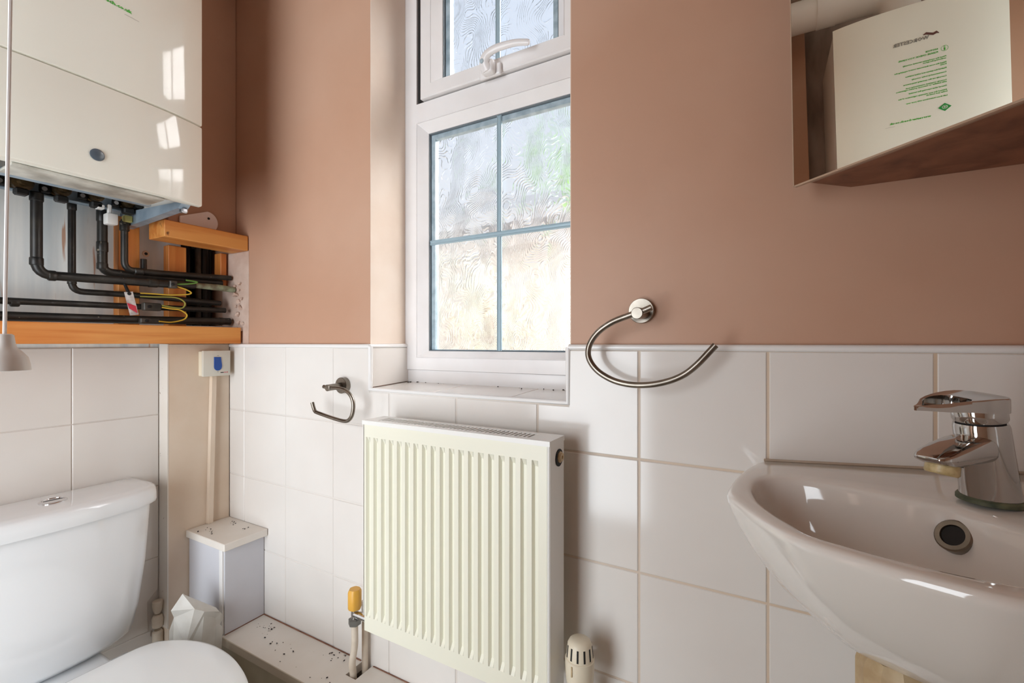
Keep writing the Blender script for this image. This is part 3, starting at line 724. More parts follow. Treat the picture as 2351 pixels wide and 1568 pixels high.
for zz_ in (-.0385, -.0862):
    bm = nb(); box(bm, -1.4306, -1.4302, .7578, .7622, zz_ - .0008, zz_ + .0008); obj('plate_mark', bm, 'grey_ink', sp, smooth=0)
bm = nb(); prism(bm, [(.7530, 0), (.7690, 0), (.7672, .012), (.7548, .012)], lambda a, b: (-1.4625 + b, a, -.0994), lambda a, b: (-1.4625 + b, a - .010, -.5395))
tag(obj('cable_trunking', bm, 'cream_paint', base=(-1.457, .76, -.54), smooth=0), 'slim cream cable trunking running from the switch down to the corner box', 'trunking')

cb = thing('corner_box', 'white laminate box covering pipes in the corner beside the ledge', 'box', (-1.37, .75, -.794))
bm = nb(); box(bm, -1.4615, -1.266, .6885, .8105, -.5602, -.5402, .0015); obj('top_board', bm, 'boardwhite', cb)
bm = nb(); box(bm, -1.4610, -1.300, .697, .710, -.7935, -.5604, .0005); obj('side_panel', bm, 'boxwhite', cb)
bm = nb(); box(bm, -1.2985, -1.284, .700, .8105, -.7935, -.5604, .0005); obj('front_panel', bm, 'boxwhite', cb)
bm = nb(); box(bm, -1.3020, -1.2880, .6945, .7020, -.7935, -.5604, .001); obj('corner_strip', bm, 'trim', cb)
lg = thing('boxing_ledge', 'low white pipe boxing ledge running along the window wall tiles', 'ledge', (-1.0, .75, ZF))
bm = nb(); panel(bm, [-1.4610, -.880, -.846, -.30], [.693, .758, .785, .8105], [(-.880, -.846, .785, .8105), (-.880, -.846, .758, .785)], lambda u, v, d: (u, v, d), -.794, -.814)
obj('ledge_top', bm, 'boardwhite', lg, smooth=0)
bm = nb(); box(bm, -1.4610, -.302, .700, .712, ZF + .003, -.8142); obj('ledge_front', bm, 'greige', lg, smooth=0)
bm = nb(); box(bm, -1.4610, -.302, .6905, .6938, -.8150, -.7938, .0008); obj('edge_strip', bm, mat('edge_strip', (190, 178, 160), .5), lg)
def grains(name, label, z, spots, seed, base):
    random.seed(seed); bm = nb()
    for cx, cy, rx, ry, n in spots:
        for k in range(n):
            p = Vector((cx + random.gauss(0, rx), cy + random.gauss(0, ry), z + .0001))
            if z < -.5: p.y = max(min(p.y, .803), .699); p.x = max(p.x, -1.278) if z < -.7 else min(p.x, -1.272)
            if p.y > .952 or (z > -.5 and p.x < -.85): continue
            L = random.uniform(.0009, .0034); a = random.uniform(0, PI)
            q = random.uniform(.35, .6)
            mt = Matrix.Translation(p + Vector((0, 0, L * q * 1.0))) @ Matrix.Rotation(a, 4, 'Z') @ Matrix.Diagonal((L, L * q, L * q, 1))
            bmesh.ops.create_icosphere(bm, subdivisions=1, radius=1, matrix=mt)
    o = obj(name, bm, 'dropping', base=base, kind='stuff'); o['label'] = label; o['category'] = 'dirt' if 'dirt' in name else 'droppings'
grains('droppings', 'dark droppings scattered on top of the corner box', -.5402, [(-1.395, .782, .008, .006, 6), (-1.315, .775, .012, .006, 4), (-1.40, .715, .025, .010, 9)], 4, (-1.37, .75, -.54))
grains('droppings', 'dark droppings scattered along the white ledge', -.794, [(-1.215, .775, .018, .012, 16), (-.955, .785, .020, .014, 12), (-1.08, .75, .08, .02, 10), (-.90, .73, .04, .02, 6)], 9, (-1.1, .75, -.794))

grains('sill_dirt', 'dark dirt specks lying along the back of the tiled window sill', -.1068, [(-.845, .938, .010, .005, 9), (-.70, .945, .05, .003, 5), (-.42, .94, .035, .006, 8)], 12, (-.6, .94, -.107))
bm = nb(); tube(bm, [(-1.2835, .8100, -.7932), (-.885, .8100, -.7932)], .0016, 6); tube(bm, [(-.842, .8100, -.7932), (-.31, .8100, -.7932)], .0013, 6); obj('dirty_joint', bm, 'cabwood', lg)
bm = nb(); tube(bm, [(-1.2838, .700, -.7932), (-1.2838, .8100, -.7932)], .0015, 6); obj('dirty_joint', bm, 'cabwood', lg)
# broken trunking leaning beside the corner box
bt = thing('broken_trunking', 'broken piece of white plastic channel leaning between toilet and corner box', 'trunking', (-1.36, .66, -.85))
def sheet(pts, nrm, th, m='channelwhite', name='face'):
    n_ = Vector(nrm).normalized() * th; bm = nb()
    A = [bm.verts.new(p) for p in pts]; B = [bm.verts.new(Vector(p) - n_) for p in pts]
    bm.faces.new(A); bm.faces.new(B[::-1])
    for i in range(len(pts)):
        j = (i + 1) % len(pts); bm.faces.new((A[i], B[i], B[j], A[j]))
    return obj(name, bm, m, bt, smooth=0)
P = lambda y, z, x: (x * .945, y * .945, max(z, -.86) * .945 if z > -.855 else ZF + .004)
sheet([P(.640, -.677, -1.375), P(.7040, -.7345, -1.335), P(.7105, -.748, -1.328), P(.668, -.724, -1.322), P(.648, -.709, -1.33)], (.6, -.4, .7), .002)
sheet([P(.648, -.7085, -1.331), P(.668, -.7235, -1.322), P(.7145, -.752, -1.328), P(.7235, -.772, -1.332), P(.7110, -.784, -1.33), P(.7195, -.795, -1.33), P(.712, -.88, -1.35), P(.640, -.86, -1.345), P(.630, -.80, -1.338)], (1, -.3, .1), .002)
sheet([P(.640, -.677, -1.376), P(.648, -.709, -1.331), P(.630, -.80, -1.338), P(.638, -.87, -1.347), P(.618, -.87, -1.40), P(.617, -.77, -1.395), P(.626, -.738, -1.39), P(.618, -.715, -1.388)], (.2, -1, 0), .002)
bm = nb(); box(bm, -1.2625, -1.2595, .6375, .6387, -.90, -.7105); obj('groove', bm, 'dark', bt, smooth=0)
# compression fittings at the hole in the board edge
cf = thing('pipe_fitting', 'pale painted compression fittings in the gap beside the boxing board', 'pipe fitting', (-1.487, .6300, -.80))
bm = nb(); lathe(bm, [(.007, 0), (.011, .010), (.013, .022), (.013, .033), (.0105, .035)], (-1.490, .6310, -.757), (0, 0, 1), 12); obj('upper_nut', bm, 'painted_pipe', cf)
bm = nb(); lathe(bm, [(.009, 0), (.013, .004), (.014, .025), (.0115, .034), (.0085, .036)], (-1.490, .6310, -.797), (0, 0, 1), 12); obj('middle_nut', bm, 'painted_pipe', cf)
bm = nb(); lathe(bm, [(.012, -.30), (.0125, 0), (.0125, .024), (.0085, .028)], (-1.490, .6310, -.832), (0, 0, 1), 12); obj('pipe_end', bm, 'painted_pipe', cf)

# ------------------------------------------------------------------ radiator
RX0, RX1, RY, RB, RT, RZB = -.7735, -.3245, .715, .777, -.1695, -.634
rad = thing('radiator', 'cream ribbed panel radiator hanging below the window', 'radiator', (-.549, .745, RZB))
bm = nb()
ng = 19; x0, x1 = RX0 + .006, RX1 - .010
pitch = (x1 - x0 - .004) / (ng + .05)
xs = [(RX0 + .003, 0)]
for k in range(ng):
    c = x0 + pitch * (k + .40)
    xs += [(c - .0070, 0), (c - .0040, 1), (c + .0026, 1), (c + .0056, 0)]
xs.append((RX1 - .006, 0))
rows = [(RT - .004, 0, .0), (RT - .036, 0, 0), (RT - .048, 1, 0), (RZB + .048, 1, 0), (RZB + .036, 0, 0), (RZB + .004, 0, 0), (RZB, 0, .006)]
grid = [[bm.verts.new((x, RY + (.0075 * g if gz_ else 0) + off, z)) for x, g in xs] for z, gz_, off in rows]
for a, b in zip(grid[:-1], grid[1:]):
    for i in range(len(xs) - 1): bm.faces.new((a[i], a[i + 1], b[i + 1], b[i]))
bgrid = [[bm.verts.new((v.co.x, v.co.y + .0022, v.co.z)) for v in r_] for r_ in grid]
for a, b in zip(bgrid[:-1], bgrid[1:]):
    for i in range(len(xs) - 1): bm.faces.new((a[i], b[i], b[i + 1], a[i + 1]))
n_ = len(xs) - 1
for j in range(len(rows) - 1):
    for i in (0, n_): bm.faces.new((grid[j][i], grid[j + 1][i], bgrid[j + 1][i], bgrid[j][i]))
for i in range(n_):
    for j in (0, len(rows) - 1): bm.faces.new((grid[j][i], grid[j][i + 1], bgrid[j][i + 1], bgrid[j][i]))
obj('front_panel', bm, 'radiator', rad, smooth=25)
bm = nb(); box(bm, RX0 + .01, RX1 - .01, RB - .012, RB - .006, RZB, RT - .02); obj('back_panel', bm, 'radiator', rad, smooth=0)
for xa, xb, xi in ((RX1 - .0055, RX1, 1), (RX0, RX0 + .0025, -1)):
    bm = nb(); box(bm, xa, xb, RY - .002, RB, RZB + .008 if xi > 0 else RZB + .035, RT - .001, .002); obj('side_panel', bm, 'radwhite', rad)
# top grille: rim plus thin slats
bm = nb(); panel(bm, [RX0 - .001, RX0 + .03, RX1 - .045, RX1 + .0005], [RY - .003, RY + .014, RB - .012, RB], [(RX0 + .03, RX1 - .045, RY + .014, RB - .012)], lambda u, v, d: (u, v, d), RT - .009, RT)
bmesh.ops.bevel(bm, geom=[e for e in bm.edges if all(v.co.z > RT - .0001 for v in e.verts) and abs(e.calc_face_angle(0)) > .5], offset=.0012, segments=1, affect='EDGES')
obj('top_rim', bm, 'radwhite', rad)
bm = nb(); k = RX0 + .031
while k < RX1 - .047:
    box(bm, k, k + .0044, RY + .013, RB - .011, RT - .004, RT - .001); k += .0092
obj('grille_slats', bm, 'radwhite', rad, smooth=0, kind='stuff')
bm = nb(); box(bm, RX0 + .02, RX1 - .02, RY + .016, RB - .016, RT - .12, RT - .012); obj('convector_shade', bm, 'dark', rad, smooth=0)  # dark block under the slats, shade of the gaps put into its colour
bm = nb(); lathe(bm, [(.0155, 0), (.0155, .0012), (.0148, .0014)], (RX1 + .0001, .752, -.205), (1, 0, 0), 20); pr = obj('port_recess', bm, 'dark', rad)
bm = nb(); lathe(bm, [(.0105, 0), (.0105, .002), (.0080, .003), (.0080, .0052), (.0035, .0054), (.003, .003)], (RX1 + .0012, .753, -.204), (1, 0, 0), 8); bv = obj('bleed_valve', bm, 'yellowed', rad)
bm = nb(); box(bm, RX1 - .001, RX1 + .001, .7195, .7225, -.632, -.596); obj('side_slot', bm, 'dark', rad, smooth=0)
# valves
tv = thing('thermostatic_valve', 'ivory thermostatic radiator valve with dark slots beside the radiator foot', 'valve', (-.283, .747, -.62))
cx, cy = -.283, .747
bm = nb(); lathe(bm, [(.015, -.083), (.0215, -.078), (.0238, -.066), (.0250, -.045), (.0252, -.0305), (.0238, -.029)], (cx, cy, -.515), (0, 0, 1), 28); obj('collar', bm, 'ivory', tv)
bm = nb(); lathe(bm, [(.0232, -.032), (.0230, -.024), (.0212, -.006), (.0180, .0), (.012, .0035), (.002, .0045)], (cx, cy, -.515), (0, 0, 1), 28); hd = obj('head', bm, 'ivory', tv)
for k in range(12):
    a = 2 * PI * k / 12 + .2
    d = Vector((math.cos(a), math.sin(a), 0)); s = Vector((-d.y, d.x, 0))
    bm = nb(); pts = [(cx + d.x * (r_ + e) + s.x * w_, cy + d.y * (r_ + e) + s.y * w_, -.515 + h_) for h_, r_ in ((-.026, .0230), (-.006, .0211)) for e in (.0004, -.003) for w_ in (-.0016, .0016)]
    V_ = [bm.verts.new(p) for p in pts]
    for f in ((0, 1, 5, 4), (2, 3, 7, 6), (0, 1, 3, 2), (4, 5, 7, 6), (0, 2, 6, 4), (1, 3, 7, 5)): bm.faces.new([V_[i] for i in f])
    obj('slot', bm, 'dark', hd, smooth=0)
bm = nb(); box(bm, cx - .006, cx - .004, cy - .0262, cy - .024, -.565, -.548); obj('pointer', bm, 'yellowed', tv, smooth=0)
bm = nb(); lathe(bm, [(.013, 0), (.013, .03), (.015, .032), (.015, .05)], (cx, cy, -.655), (0, 0, 1), 16); tube(bm, [(cx, cy, -.622), (RX1 - .002, cy, -.622)], .010, 14); obj('valve_body', bm, 'chrome_clean', tv)
bm = nb(); tube(bm, [(cx, cy, -.655), (cx, cy, ZF + .002)], .0076, 12); obj('tail_pipe', bm, 'painted_pipe', tv)
lv = thing('lockshield_valve', 'lockshield valve with yellow cap on the pipe beside the radiator', 'valve', (-.857, .765, -.66))
cx, cy = -.8565, .765
bm = nb()
prof = []
for k in range(24):
    a = 2 * PI * k / 24; prof.append((cx + (.0158 if k % 4 < 2 else .0150) * math.cos(a), cy + (.0158 if k % 4 < 2 else .0150) * math.sin(a)))
loft(bm, [[(x, y, -.632) for x, y in [((p[0] - cx) * .92 + cx, (p[1] - cy) * .92 + cy) for p in prof]], [(x, y, -.629) for x, y in prof], [(x, y, -.5915) for x, y in prof], [((x - cx) * .80 + cx, (y - cy) * .80 + cy, -.5855) for x, y in prof]])
obj('yellow_cap', bm, 'orange', lv)
bm = nb(); lathe(bm, [(.0085, 0), (.0085, .024)], (cx, cy, -.656), (0, 0, 1), 14); tube(bm, [(cx, cy, -.645), (RX0 + .003, cy, -.645)], .0085, 12); obj('valve_body', bm, 'chrome_clean', lv)
bm = nb(); lathe(bm, [(.0105, 0), (.0148, .003), (.0148, .015), (.0105, .018)], (cx, cy, -.672), (0, 0, 1), 6); obj('hex_nut', bm, mat('grey_nut', (120, 120, 116), .35, metal=.7), lv)
bm = nb(); tube(bm, smooth_path([(cx, cy, -.671), (cx, cy, -.72), (cx - .004, cy - .004, -.76), (cx - .009, cy + .004, -.80), (cx - .012, cy + .012, -.90)], 4), .0080, 12); obj('tail_pipe', bm, 'painted_pipe', lv)
bm = nb(); tube(bm, [(-.858, .7975, -.63), (-.858, .7985, -.90)], .0075, 12)
tag(obj('riser_pipe', bm, 'painted_pipe', base=(-.858, .798, -.79)), 'painted pipe rising against the tiles behind the yellow capped valve', 'pipe')

hk = thing('wall_clip', 'small clear plastic clip on the tiles near the radiator valve head', 'clip', (-.206, .81, -.622))
bm = nb(); box(bm, -.216, -.197, .8065, .8118, -.630, -.6165, .002); obj('clip_plate', bm, 'boxwhite', hk)
bm = nb(); tube(bm, smooth_path([(-.215, .805, -.618), (-.218, .801, -.626), (-.210, .799, -.631), (-.200, .804, -.628)], 4), .0014, 8); obj('clip_hook', bm, 'pipegrey', hk)

# ------------------------------------------------------------------ toilet
TC = .388
toilet = thing('toilet', 'white close coupled toilet with closed lid against the tiled left wall', 'toilet', (-1.2, TC, ZF))
def dring(xb, xf, hw, z, rc, bulge, n=12):
    """cistern plan: straight back, rounded front corners, bowed front"""
    pts = [(xb, TC - hw * .985, z)]
    for k in range(n + 1):
        t = k / n
        y = -hw + 2 * hw * t
        e = abs(y) / hw
        edge = max(0, (e - (1 - rc / hw)) / (rc / hw))
        x = xf - bulge * e * e - rc * .75 * (1 - math.sqrt(max(0, 1 - edge * edge)))
        pts.append((x, TC + y, z))
    pts.append((xb, TC + hw * .985, z))
    return pts
bm = nb()
lv_ = [(-.752, .140, .07, .03), (-.745, .153, .04, .012), (-.725, .163, .02, .004), (-.66, .174, .008, 0), (-.55, .186, 0, 0), (-.43, .193, -.004, 0), (-.408, .194, -.004, 0)]
rings = []
for z, hw, dx, _ in lv_:
    rings.append(dring(-1.507, -1.352 - dx, hw, z, .05, .028, 28))
loft(bm, rings); obj('cistern', bm, 'ceramic', toilet, smooth=50)
bm = nb(); rings = []
for z, g in ((-.4085, -.004), (-.4065, .002), (-.400, .004), (-.385, .0035), (-.375, .0015), (-.369, -.003), (-.3658, -.010), (-.3645, -.020)):
    rings.append(dring(-1.508 - min(0, g) * .3, -1.338 + g, .203 + g, z, .06, .030, 28))
rings.append(dring(-1.49, -1.40, .15, -.3632, .05, .02, 28))
loft(bm, rings); obj('cistern_lid', bm, 'ceramic', toilet, smooth=50)
bm = nb(); lathe(bm, [(.0245, 0), (.0245, .002), (.022, .0040), (.0190, .0043), (.0185, .003)], (-1.4265, .3985, -.3638), (0, 0, 1), 32); bt_ = obj('flush_button', bm, 'chrome_clean', toilet)
bm = nb(); lathe(bm, [(.0182, 0), (.0182, .0022), (.0165, .0032), (.001, .0030)], (-1.4265, .3985, -.3628), (0, 0, 1), 32); obj('button_disc', bm, 'chrome_clean', bt_)
bm = nb(); box(bm, -1.4272, -1.4258, .382, .415, -.3605, -.3590); obj('button_split', bm, 'dark', bt_, smooth=0)
# pan: back platform blending to the bowl and foot
def oval(xc, hx, hy, z, n=40, e=2.3, back=None):
    pts = []
    for k in range(n):
        a = 2 * PI * k / n; c, s_ = math.cos(a), math.sin(a)
        x = xc + hx * math.copysign(abs(c) ** (2 / e), c); y = TC + hy * math.copysign(abs(s_) ** (2 / e), s_)
        if back is not None: x = max(x, back)
        pts.append((x, y, z))
    return pts
bm = nb()
loft(bm, [oval(-1.13, .27, .100, ZF + .002), oval(-1.13, .265, .095, ZF + .03), oval(-1.11, .25, .088, -1.00), oval(-1.07, .23, .11, -.90), oval(-1.045, .245, .160, -.80), oval(-1.04, .250, .178, -.745), oval(-1.04, .248, .178, -.728)])
obj('pan', bm, 'ceramic', toilet, smooth=60)
bm = nb(); box(bm, -1.505, -1.235, TC - .098, TC + .098, -.80, -.7535, .012, 3); box(bm, -1.32, -1.21, TC - .105, TC + .105, -.80, -.728, .018, 3); obj('pan_shelf', bm, 'ceramic', toilet, smooth=50)
def dseat(g, z, n=48):
    """seat lid outline: flat back near the hinges, D front"""
    pts = []
    out = [(-1.262, 0), (-1.262, .085), (-1.258, .118), (-1.242, .146), (-1.192, .1775), (-1.134, .195), (-1.068, .198), (-1.002, .189), (-.93, .166), (-.87, .128), (-.83, .075), (-.816, 0)]
    cv = smooth_path([(a, b, 0) for a, b in out], 5)
    half = [(v.x, v.y) for v in cv]
    full = half + [(x, -y) for x, y in half[-2:0:-1]]
    cx_ = -1.04
    return [(cx_ + (x - cx_) * g, TC + y * g, z) for x, y in full]
bm = nb(); loft(bm, [dseat(.985, -.7265), dseat(1.0, -.723), dseat(1.0, -.7145), dseat(.985, -.7125)]); obj('seat', bm, 'seatplastic', toilet, smooth=50)
bm = nb(); loft(bm, [dseat(.99, -.7120), dseat(1.004, -.709), dseat(1.004, -.704), dseat(.992, -.6995), dseat(.965, -.6975), dseat(.80, -.6955), dseat(.40, -.6950)]); obj('seat_lid', bm, 'seatplastic', toilet, smooth=50)
for s_ in (-1, 1):
    bm = nb(); lathe(bm, [(.013, 0), (.013, .03)], (-1.265, TC + s_ * .075 - .015, -.715), (0, 1, 0), 16); obj('hinge', bm, 'chrome_clean', toilet)

# ------------------------------------------------------------------ corner basin
kx, z0 = .067, -.1825
CC = .474
def zt(x): return z0 + kx * x
halfO = [(-.0085, .8085), (-.0231, .767), (-.0335, .725), (-.0410, .676), (-.0435, .636), (-.0405, .612), (-.0310, .590), (-.0165, .560), (.0085, .518), (.0235, .4985)]
mirr = lambda p: (p[1] - CC, p[0] + CC)
outl = halfO + [mirr(p) for p in halfO[-2::-1]]
outer = [(v.x, v.y) for v in smooth_path([(a, b, 0) for a, b in outl], 4)]
outer += [(.334, .60), (.3365, .70), (.3365, .790), (.316, .8095), (.20, .8095), (.10, .8095)]
halfI = [(.172, .647), (.140, .664), (.100, .690), (.062, .708), (.030, .7165), (.002, .710), (-.0120, .690), (-.0165, .655), (-.0125, .620), (-.0040, .588), (.0095, .556), (.0225, .533), (.0350, .5115)]
inl = halfI + [mirr(p) for p in halfI[-2:0:-1]]
cl = [(a, b, 0) for a, b in inl]
inner = [(v.x, v.y) for v in smooth_path(cl + [cl[0]], 4)][:-1]
P0 = Vector((.100, .576))
def ray(poly, ang):
    d = Vector((math.cos(ang), math.sin(ang))); best = None
    for i in range(len(poly)):
        a = Vector(poly[i]) - P0; b = Vector(poly[(i + 1) % len(poly)]) - P0; e = b - a
        den = d.x * e.y - d.y * e.x
        if abs(den) < 1e-12: continue
        t = (a.x * e.y - a.y * e.x) / den; s_ = (a.x * d.y - a.y * d.x) / den
        if t > 0 and -1e-6 <= s_ <= 1 + 1e-6: best = t if best is None else max(best, t)
    return P0 + d * best
NB = 120
O = [ray(outer, 2 * PI * k / NB) for k in range(NB)]
I = [ray(inner, 2 * PI * k / NB) for k in range(NB)]
Q = Vector((.150, .624))
def ring(base, ctr, g, dep, inset=0.):
    out = []
    for p in base:
        v = p - ctr; L_ = v.length
        q = ctr + v * (g if not inset else (L_ - inset) / L_)
        out.append((q.x, q.y, zt(q.x) - dep))
    return out
def mixr(t, dep):
    out = []
    for a, b in zip(O, I):
        q = a * (1 - t) + b * t; out.append((q.x, q.y, zt(q.x) - dep))
    return out
rings = []
for dep, g in ((.150, .02), (.149, .18), (.145, .32), (.136, .46), (.121, .60), (.101, .71), (.077, .81), (.054, .890), (.034, .945), (.018, .983), (.010, .997)):
    rings.append(ring(O, Q, g, dep))
rings += [ring(O, P0, 1, .008), ring(O, P0, 1, .0045), ring(O, P0, 1, .0015, .0025), ring(O, P0, 1, 0, .0065)]
rings += [mixr(.45, -.0004), mixr(.75, 0), mixr(.92, .0010), mixr(1.0, .0040)]
for dep, g in ((.010, .982), (.025, .955), (.045, .915), (.065, .855), (.085, .76), (.100, .64), (.110, .48), (.116, .28), (.118, .10)):
    rings.append(ring(I, P0, g, dep))
bs = thing('basin', 'white corner washbasin with a bowed front under the mirror cabinet', 'basin', (.15, .62, -.30))
obj('bowl', loft(nb(), rings), 'basin', bs, smooth=70)
# overflow ring on the back slope of the bowl
oc = Vector((.1690, .6345, -.2000)); on = Vector((-.62, -.62, .50))
bm = nb(); lathe(bm, [(.0165, -.006), (.0165, .0022), (.0150, .0036), (.0108, .0034), (.0098, .001), (.0098, -.006)], oc, on, 28); obj('overflow_ring', bm, 'brushed', bs)
bm = nb(); lathe(bm, [(.0100, -.004), (.0100, .0016)], oc, on, 20); obj('overflow_hole', bm, 'dark', bs)
bm = nb(); lathe(bm, [(.020, 0), (.020, .003), (.016, .004), (.008, .001)], (P0.x, P0.y, zt(P0.x) - .1185), (0, 0, 1), 24); obj('drain_ring', bm, 'chrome_clean', bs)
# silicone line at the wall
bm = nb(); tube(bm, [(-.004, .8115, zt(-.004) + .0002), (.33, .8115, zt(.33) + .0002)], .0024, 6); obj('sealant', bm, 'grout', bs)
# waste trap below
wt = thing('waste_trap', 'yellowed plastic waste trap hanging below the corner basin', 'waste trap', (.13, .60, -.40))
tcx, tcy = .115, .598
bm = nb(); lathe(bm, [(.020, .0), (.020, .06)], (tcx, tcy, -.46), (0, 0, 1), 20); obj('waste_tail', bm, 'white', wt)
bm = nb()
pr_ = [(tcx + (.032 + (.0016 if k % 3 == 0 else 0)) * math.cos(2 * PI * k / 36), tcy + (.032 + (.0016 if k % 3 == 0 else 0)) * math.sin(2 * PI * k / 36)) for k in range(36)]
loft(bm, [[(x, y, -.366) for x, y in pr_], [(x, y, -.331) for x, y in pr_], [((x - tcx) * .97 + tcx, (y - tcy) * .97 + tcy, -.327) for x, y in pr_], [((x - tcx) * .84 + tcx, (y - tcy) * .84 + tcy, -.320) for x, y in pr_]]); obj('ribbed_nut', bm, 'yellowed', wt)
bm = nb(); lathe(bm, [(.014, -.13), (.030, -.115), (.034, -.08), (.034, -.04), (.030, 0)], (tcx, tcy, -.366), (0, 0, 1), 28); obj('trap_bottle', bm, 'white', wt)
bm = nb(); tube(bm, bent([(tcx, tcy, -.45), (tcx + .03, tcy + .10, -.45), (tcx + .04, .80, -.46)], .03), .017, 16); obj('outlet_pipe', bm, 'white', wt)

# ------------------------------------------------------------------ tap
TB = Vector((.2060, .6650, zt(.2060) + .0022)); tf = Vector((-.7071, -.7071, 0)); tr_ = Vector((-.7071, .7071, 0)); tu = Vector((0, 0, 1))
ROLL = .11
def TL(f, r, h): return T(f, r, h + r * ROLL)
def T(f, r, h): return TB + tf * f + tr_ * r + tu * h
tap = thing('mixer_tap', 'chrome single lever mixer tap on the corner basin deck', 'tap', tuple(TB))
lean = .018 / .088
ax_ = (tf * lean + tu).normalized()
def tring(f, h, rx, ry, n=28): return [T(f + rx * math.cos(2 * PI * k / n), ry * math.sin(2 * PI * k / n), h - lean * rx * math.cos(2 * PI * k / n) * .5) for k in range(n)]
bm = nb(); loft(bm, [[T(.0275 * math.cos(a), .0275 * math.sin(a), h) for a in [2 * PI * k / 32 for k in range(32)]] for h in (0, .0035)] + [[T(.026 * math.cos(a), .026 * math.sin(a), .0055) for a in [2 * PI * k / 32 for k in range(32)]]]); obj('base_gasket', bm, 'gasket', tap)
bm = nb(); loft(bm, [tring(lean * h, h, r, r) for h, r in ((.004, .0245), (.012, .0238), (.035, .0228), (.06, .0222), (.080, .0218), (.0835, .0208))]); obj('tap_body', bm, 'chrome', tap)
bm = nb(); loft(bm, [tring(lean * h, h, r, r) for h, r in ((.0825, .0190), (.086, .0190))]); obj('cartridge_gap', bm, 'dark', tap)
bm = nb(); loft(bm, [tring(lean * h, h, r, r) for h, r in ((.0855, .0205), (.088, .0216), (.0975, .0216), (.0985, .0212))]); obj('lever_hub', bm, 'chrome', tap)
# lever: plate with a long slot
n = 40
def lever_out(k):
    t = 2 * PI * k / n
    c, s_ = math.cos(t), math.sin(t)
    f = .020 + (.092 if c > 0 else .0225) * math.copysign(abs(c) ** .95, c)
    wdt = interp(f, [-.004, .020, .05, .085, .107], [.0215, .0220, .0205, .0155, .004])
    return f, wdt * math.copysign(min(1, abs(s_) ** .55), s_)
def lever_in(k):
    t = 2 * PI * k / n
    c, s_ = math.cos(t), math.sin(t)
    f = .070 + (.031 if c > 0 else .024) * math.copysign(abs(c) ** .95, c)
    wdt = interp(f, [.046, .085, .101], [.0165, .0110, .0015])
    return f, wdt * math.copysign(min(1, abs(s_) ** .55), s_)
def topz(f): return interp(f, [-.004, .03, .07, .11], [.1125, .1130, .1105, .1045])
def botz(f): return interp(f, [-.004, .035, .06, .11], [.0975, .0985, .1000, .1000])
lo_, li_ = [lever_out(k) for k in range(n)], [lever_in(k) for k in range(n)]
R_ = [[TL(f, r, botz(f)) for f, r in lo_], [TL(f, r, topz(f) - .001) for f, r in lo_], [TL(f - (.001 if f > .02 else -.001), r * .96, topz(f)) for f, r in lo_], [TL(f, r, topz(f) - .0012) for f, r in li_], [TL(f, r, botz(f)) for f, r in li_]]
obj('lever', loft(nb(), R_, closed=True), 'chrome', tap, smooth=40)
def srect(f, w, h, c, n=24, e=3.2):
    pts = []
    for k in range(n):
        a = 2 * PI * k / n; cc, ss = math.cos(a), math.sin(a)
        pts.append(T(f, w / 2 * math.copysign(abs(cc) ** (2 / e), cc), c + h / 2 * math.copysign(abs(ss) ** (2 / e), ss)))
    return pts
bm = nb(); loft(bm, [srect(.004, .036, .032, .058), srect(.025, .0375, .029, .0585), srect(.045, .039, .026, .0565), srect(.065, .039, .022, .0535), srect(.081, .036, .016, .0515), srect(.090, .029, .0085, .0510), srect(.0935, .020, .003, .0515)]); obj('spout', bm, 'chrome', tap, smooth=50)
bm = nb(); lathe(bm, [(.0135, .001), (.0138, .012), (.0125, .014), (.0112, .0135), (.010, .0125)], T(.071, 0, .0475), (tf * .25 - tu), 24); ae = obj('aerator', bm, 'aerator', tap)
bm = nb(); lathe(bm, [(.0148, -.001), (.0150, .003)], T(.071, 0, .0475), (tf * .25 - tu), 24); obj('aerator_seal', bm, 'dark', tap)

# ------------------------------------------------------------------ mirror cabinet
mc = thing('mirror_cabinet', 'wooden corner cabinet with a mirrored door hung above the basin', 'cabinet', (.2, .66, .225))
A1 = Vector((.0550, .7700)); A2 = Vector(mirr(A1))
W1 = Vector((.1065, .8195)); W2 = Vector(mirr(W1))
CZ0, CZ1 = .2265, .83
foot = [tuple(A1), tuple(A2), (W2.x - .0005, W2.y), (.3455, .8190), tuple(W1)]
bm = nb(); prism(bm, foot, lambda a, b: (a, b, CZ0), lambda a, b: (a, b, CZ1)); obj('carcass', bm, 'cabwood', mc, smooth=0)
fd = (A2 - A1).normalized(); fn_ = Vector((fd.y, -fd.x))          # along the front, outward normal
if fn_.dot(Vector((-1, -1))) < 0: fn_ = -fn_
TILT = .022
def F(s_, out, z):
    lean_ = out + (z - CZ0) * math.tan(TILT)
    p = A1 + fd * s_ + fn_ * lean_; return (p.x, p.y, z)
LW = (A2 - A1).length
def slab(s0, s1, o0, o1, za, zb):
    bm = nb()
    rr = lambda o: [F(s0, o, za), F(s1, o, za), F(s1, o, zb), F(s0, o, zb)]
    return loft(bm, [rr(o0), rr(o1)])
bm = slab(-.004, LW + .004, .0022, .0132, CZ0 + .003, CZ1); door = obj('door', bm, 'cabwood', mc, smooth=0)
bm = slab(-.0125, LW + .0125, .0134, .0172, CZ0 - .0015, CZ1); obj('mirror', bm, 'mirror', door, smooth=0)
bm = slab(-.012, LW + .012, .0128, .0175, CZ0 - .0040, CZ0 - .0016); obj('mirror_edge', bm, 'cabedge', door, smooth=0)
bm = slab(-.0142, -.0126, .0125, .0174, CZ0 - .003, CZ1); obj('mirror_edge', bm, 'cabedge', door, smooth=0)
bm = nb(); loft(bm, [[F(s_, o, z) for o, z in ((.0008, CZ0 - .0004), (.0020, CZ0 - .0004), (.0020, CZ0 + .004), (.0008, CZ0 + .004))] for s_ in (.0, LW)]); obj('base_edging', bm, 'cabedge', mc, smooth=0)

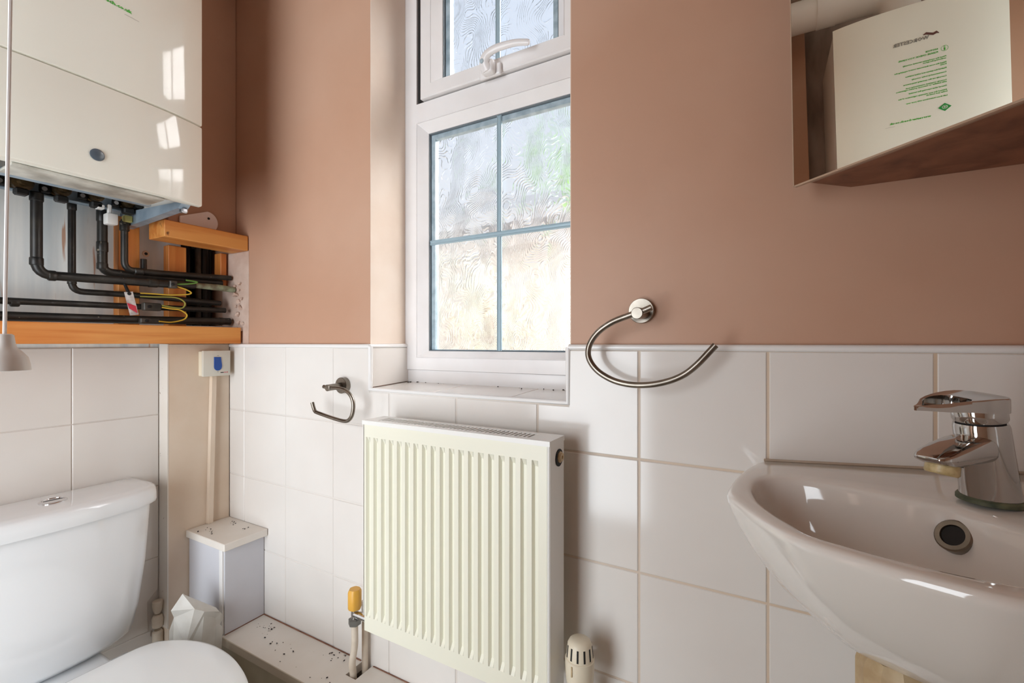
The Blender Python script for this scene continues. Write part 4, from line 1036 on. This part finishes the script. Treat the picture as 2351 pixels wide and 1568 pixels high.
# ------------------------------------------------------------------ towel ring and roll holder
tw = thing('towel_ring', 'brushed metal open towel ring on the pink wall above the tiles', 'towel ring', (-.195, .82, .055))
bm = nb(); lathe(bm, [(.0220, 0), (.0220, .010), (.0212, .0112), (.001, .0112)], (-.193, .8198, .0562), (0, -1, 0), 36); obj('wall_plate', bm, 'brushed', tw)
bm = nb(); lathe(bm, [(.0098, .010), (.0098, .0572), (.0090, .058), (.001, .058)], (-.1885, .8198, .0510), (0, -1, -.03), 24); obj('post', bm, 'brushed', tw)
rp = [(-.1660, .0585), (-.1800, .0530), (-.2050, .0455), (-.2330, .0350), (-.2580, .0180), (-.2730, -.004), (-.2745, -.0260), (-.2600, -.0475), (-.2340, -.0630), (-.2050, -.0700), (-.1750, -.0700), (-.1450, -.0640), (-.1180, -.0525), (-.0960, -.0345), (-.0690, -.0035)]
bm = nb(); tube(bm, smooth_path([(a, .7685, b) for a, b in rp], 5), .0052, 14); obj('ring_arm', bm, 'brushed', tw)
rh = thing('roll_holder', 'brushed metal toilet roll holder on the tiles beside the radiator', 'roll holder', (-.945, .812, -.11))
bm = nb(); lathe(bm, [(.0205, 0), (.0205, .0125), (.0197, .0135), (.001, .0135)], (-.9445, .8115, -.1085), (0, -1, 0), 36); obj('wall_plate', bm, 'brushed', rh)
bm = nb(); lathe(bm, [(.0082, .012), (.0082, .0545), (.0075, .055), (.001, .055)], (-.9445, .8115, -.1085), (0, -1, -.05), 24); obj('post', bm, 'brushed', rh)
rp = [(-.9640, -.1090), (-.946, -.1110), (-.9150, -.1108), (-.8880, -.1140), (-.8680, -.1260), (-.8590, -.1450), (-.8620, -.1690), (-.8730, -.1840), (-.8900, -.1890), (-.9300, -.1850), (-.9860, -.1760), (-.9960, -.1730), (-1.0010, -.1660), (-1.0070, -.1515)]
bm = nb(); tube(bm, smooth_path([(a, .7630, b) for a, b in rp], 5), .0046, 14); obj('roll_arm', bm, 'brushed', rh)

# ------------------------------------------------------------------ light pull
lp = thing('light_pull', 'white plastic light pull hanging on a cord before the boiler', 'light pull', (-.60, .138, .0))
px_, py_ = -.5977, .1352
bm = nb(); tube(bm, [(px_, py_, .006), (px_ + .0075, py_ + .0042, .50), (px_ + .018, py_ + .010, 1.325)], .0014, 8); obj('cord', bm, 'rubberwhite', lp)
bm = nb(); prof_ = [(.0045, .008), (.0060, .0068), (.0068, .0), (.0078, -.0045), (.0112, -.008), (.0148, -.013), (.0164, -.020), (.0168, -.0248), (.0145, -.0252), (.0135, -.018), (.008, -.010)]
lathe(bm, prof_, (px_, py_, 0), (0, 0, 1), 32); obj('bell', bm, 'white', lp, smooth=50)
cl_ = thing('ceiling_lamp', 'round white ceiling lamp above the middle of the room', 'lamp', (-.75, .20, ZC))
bm = nb(); lathe(bm, [(.11, 0), (.11, -.02), (.10, -.03)], (-.75, .20, ZC - .001), (0, 0, 1), 32); obj('lamp_base', bm, 'white', cl_)

# ------------------------------------------------------------------ lift everything so that the floor lies at zero
for o in list(bpy.data.objects):
    if o.parent is None: o.location.z += H
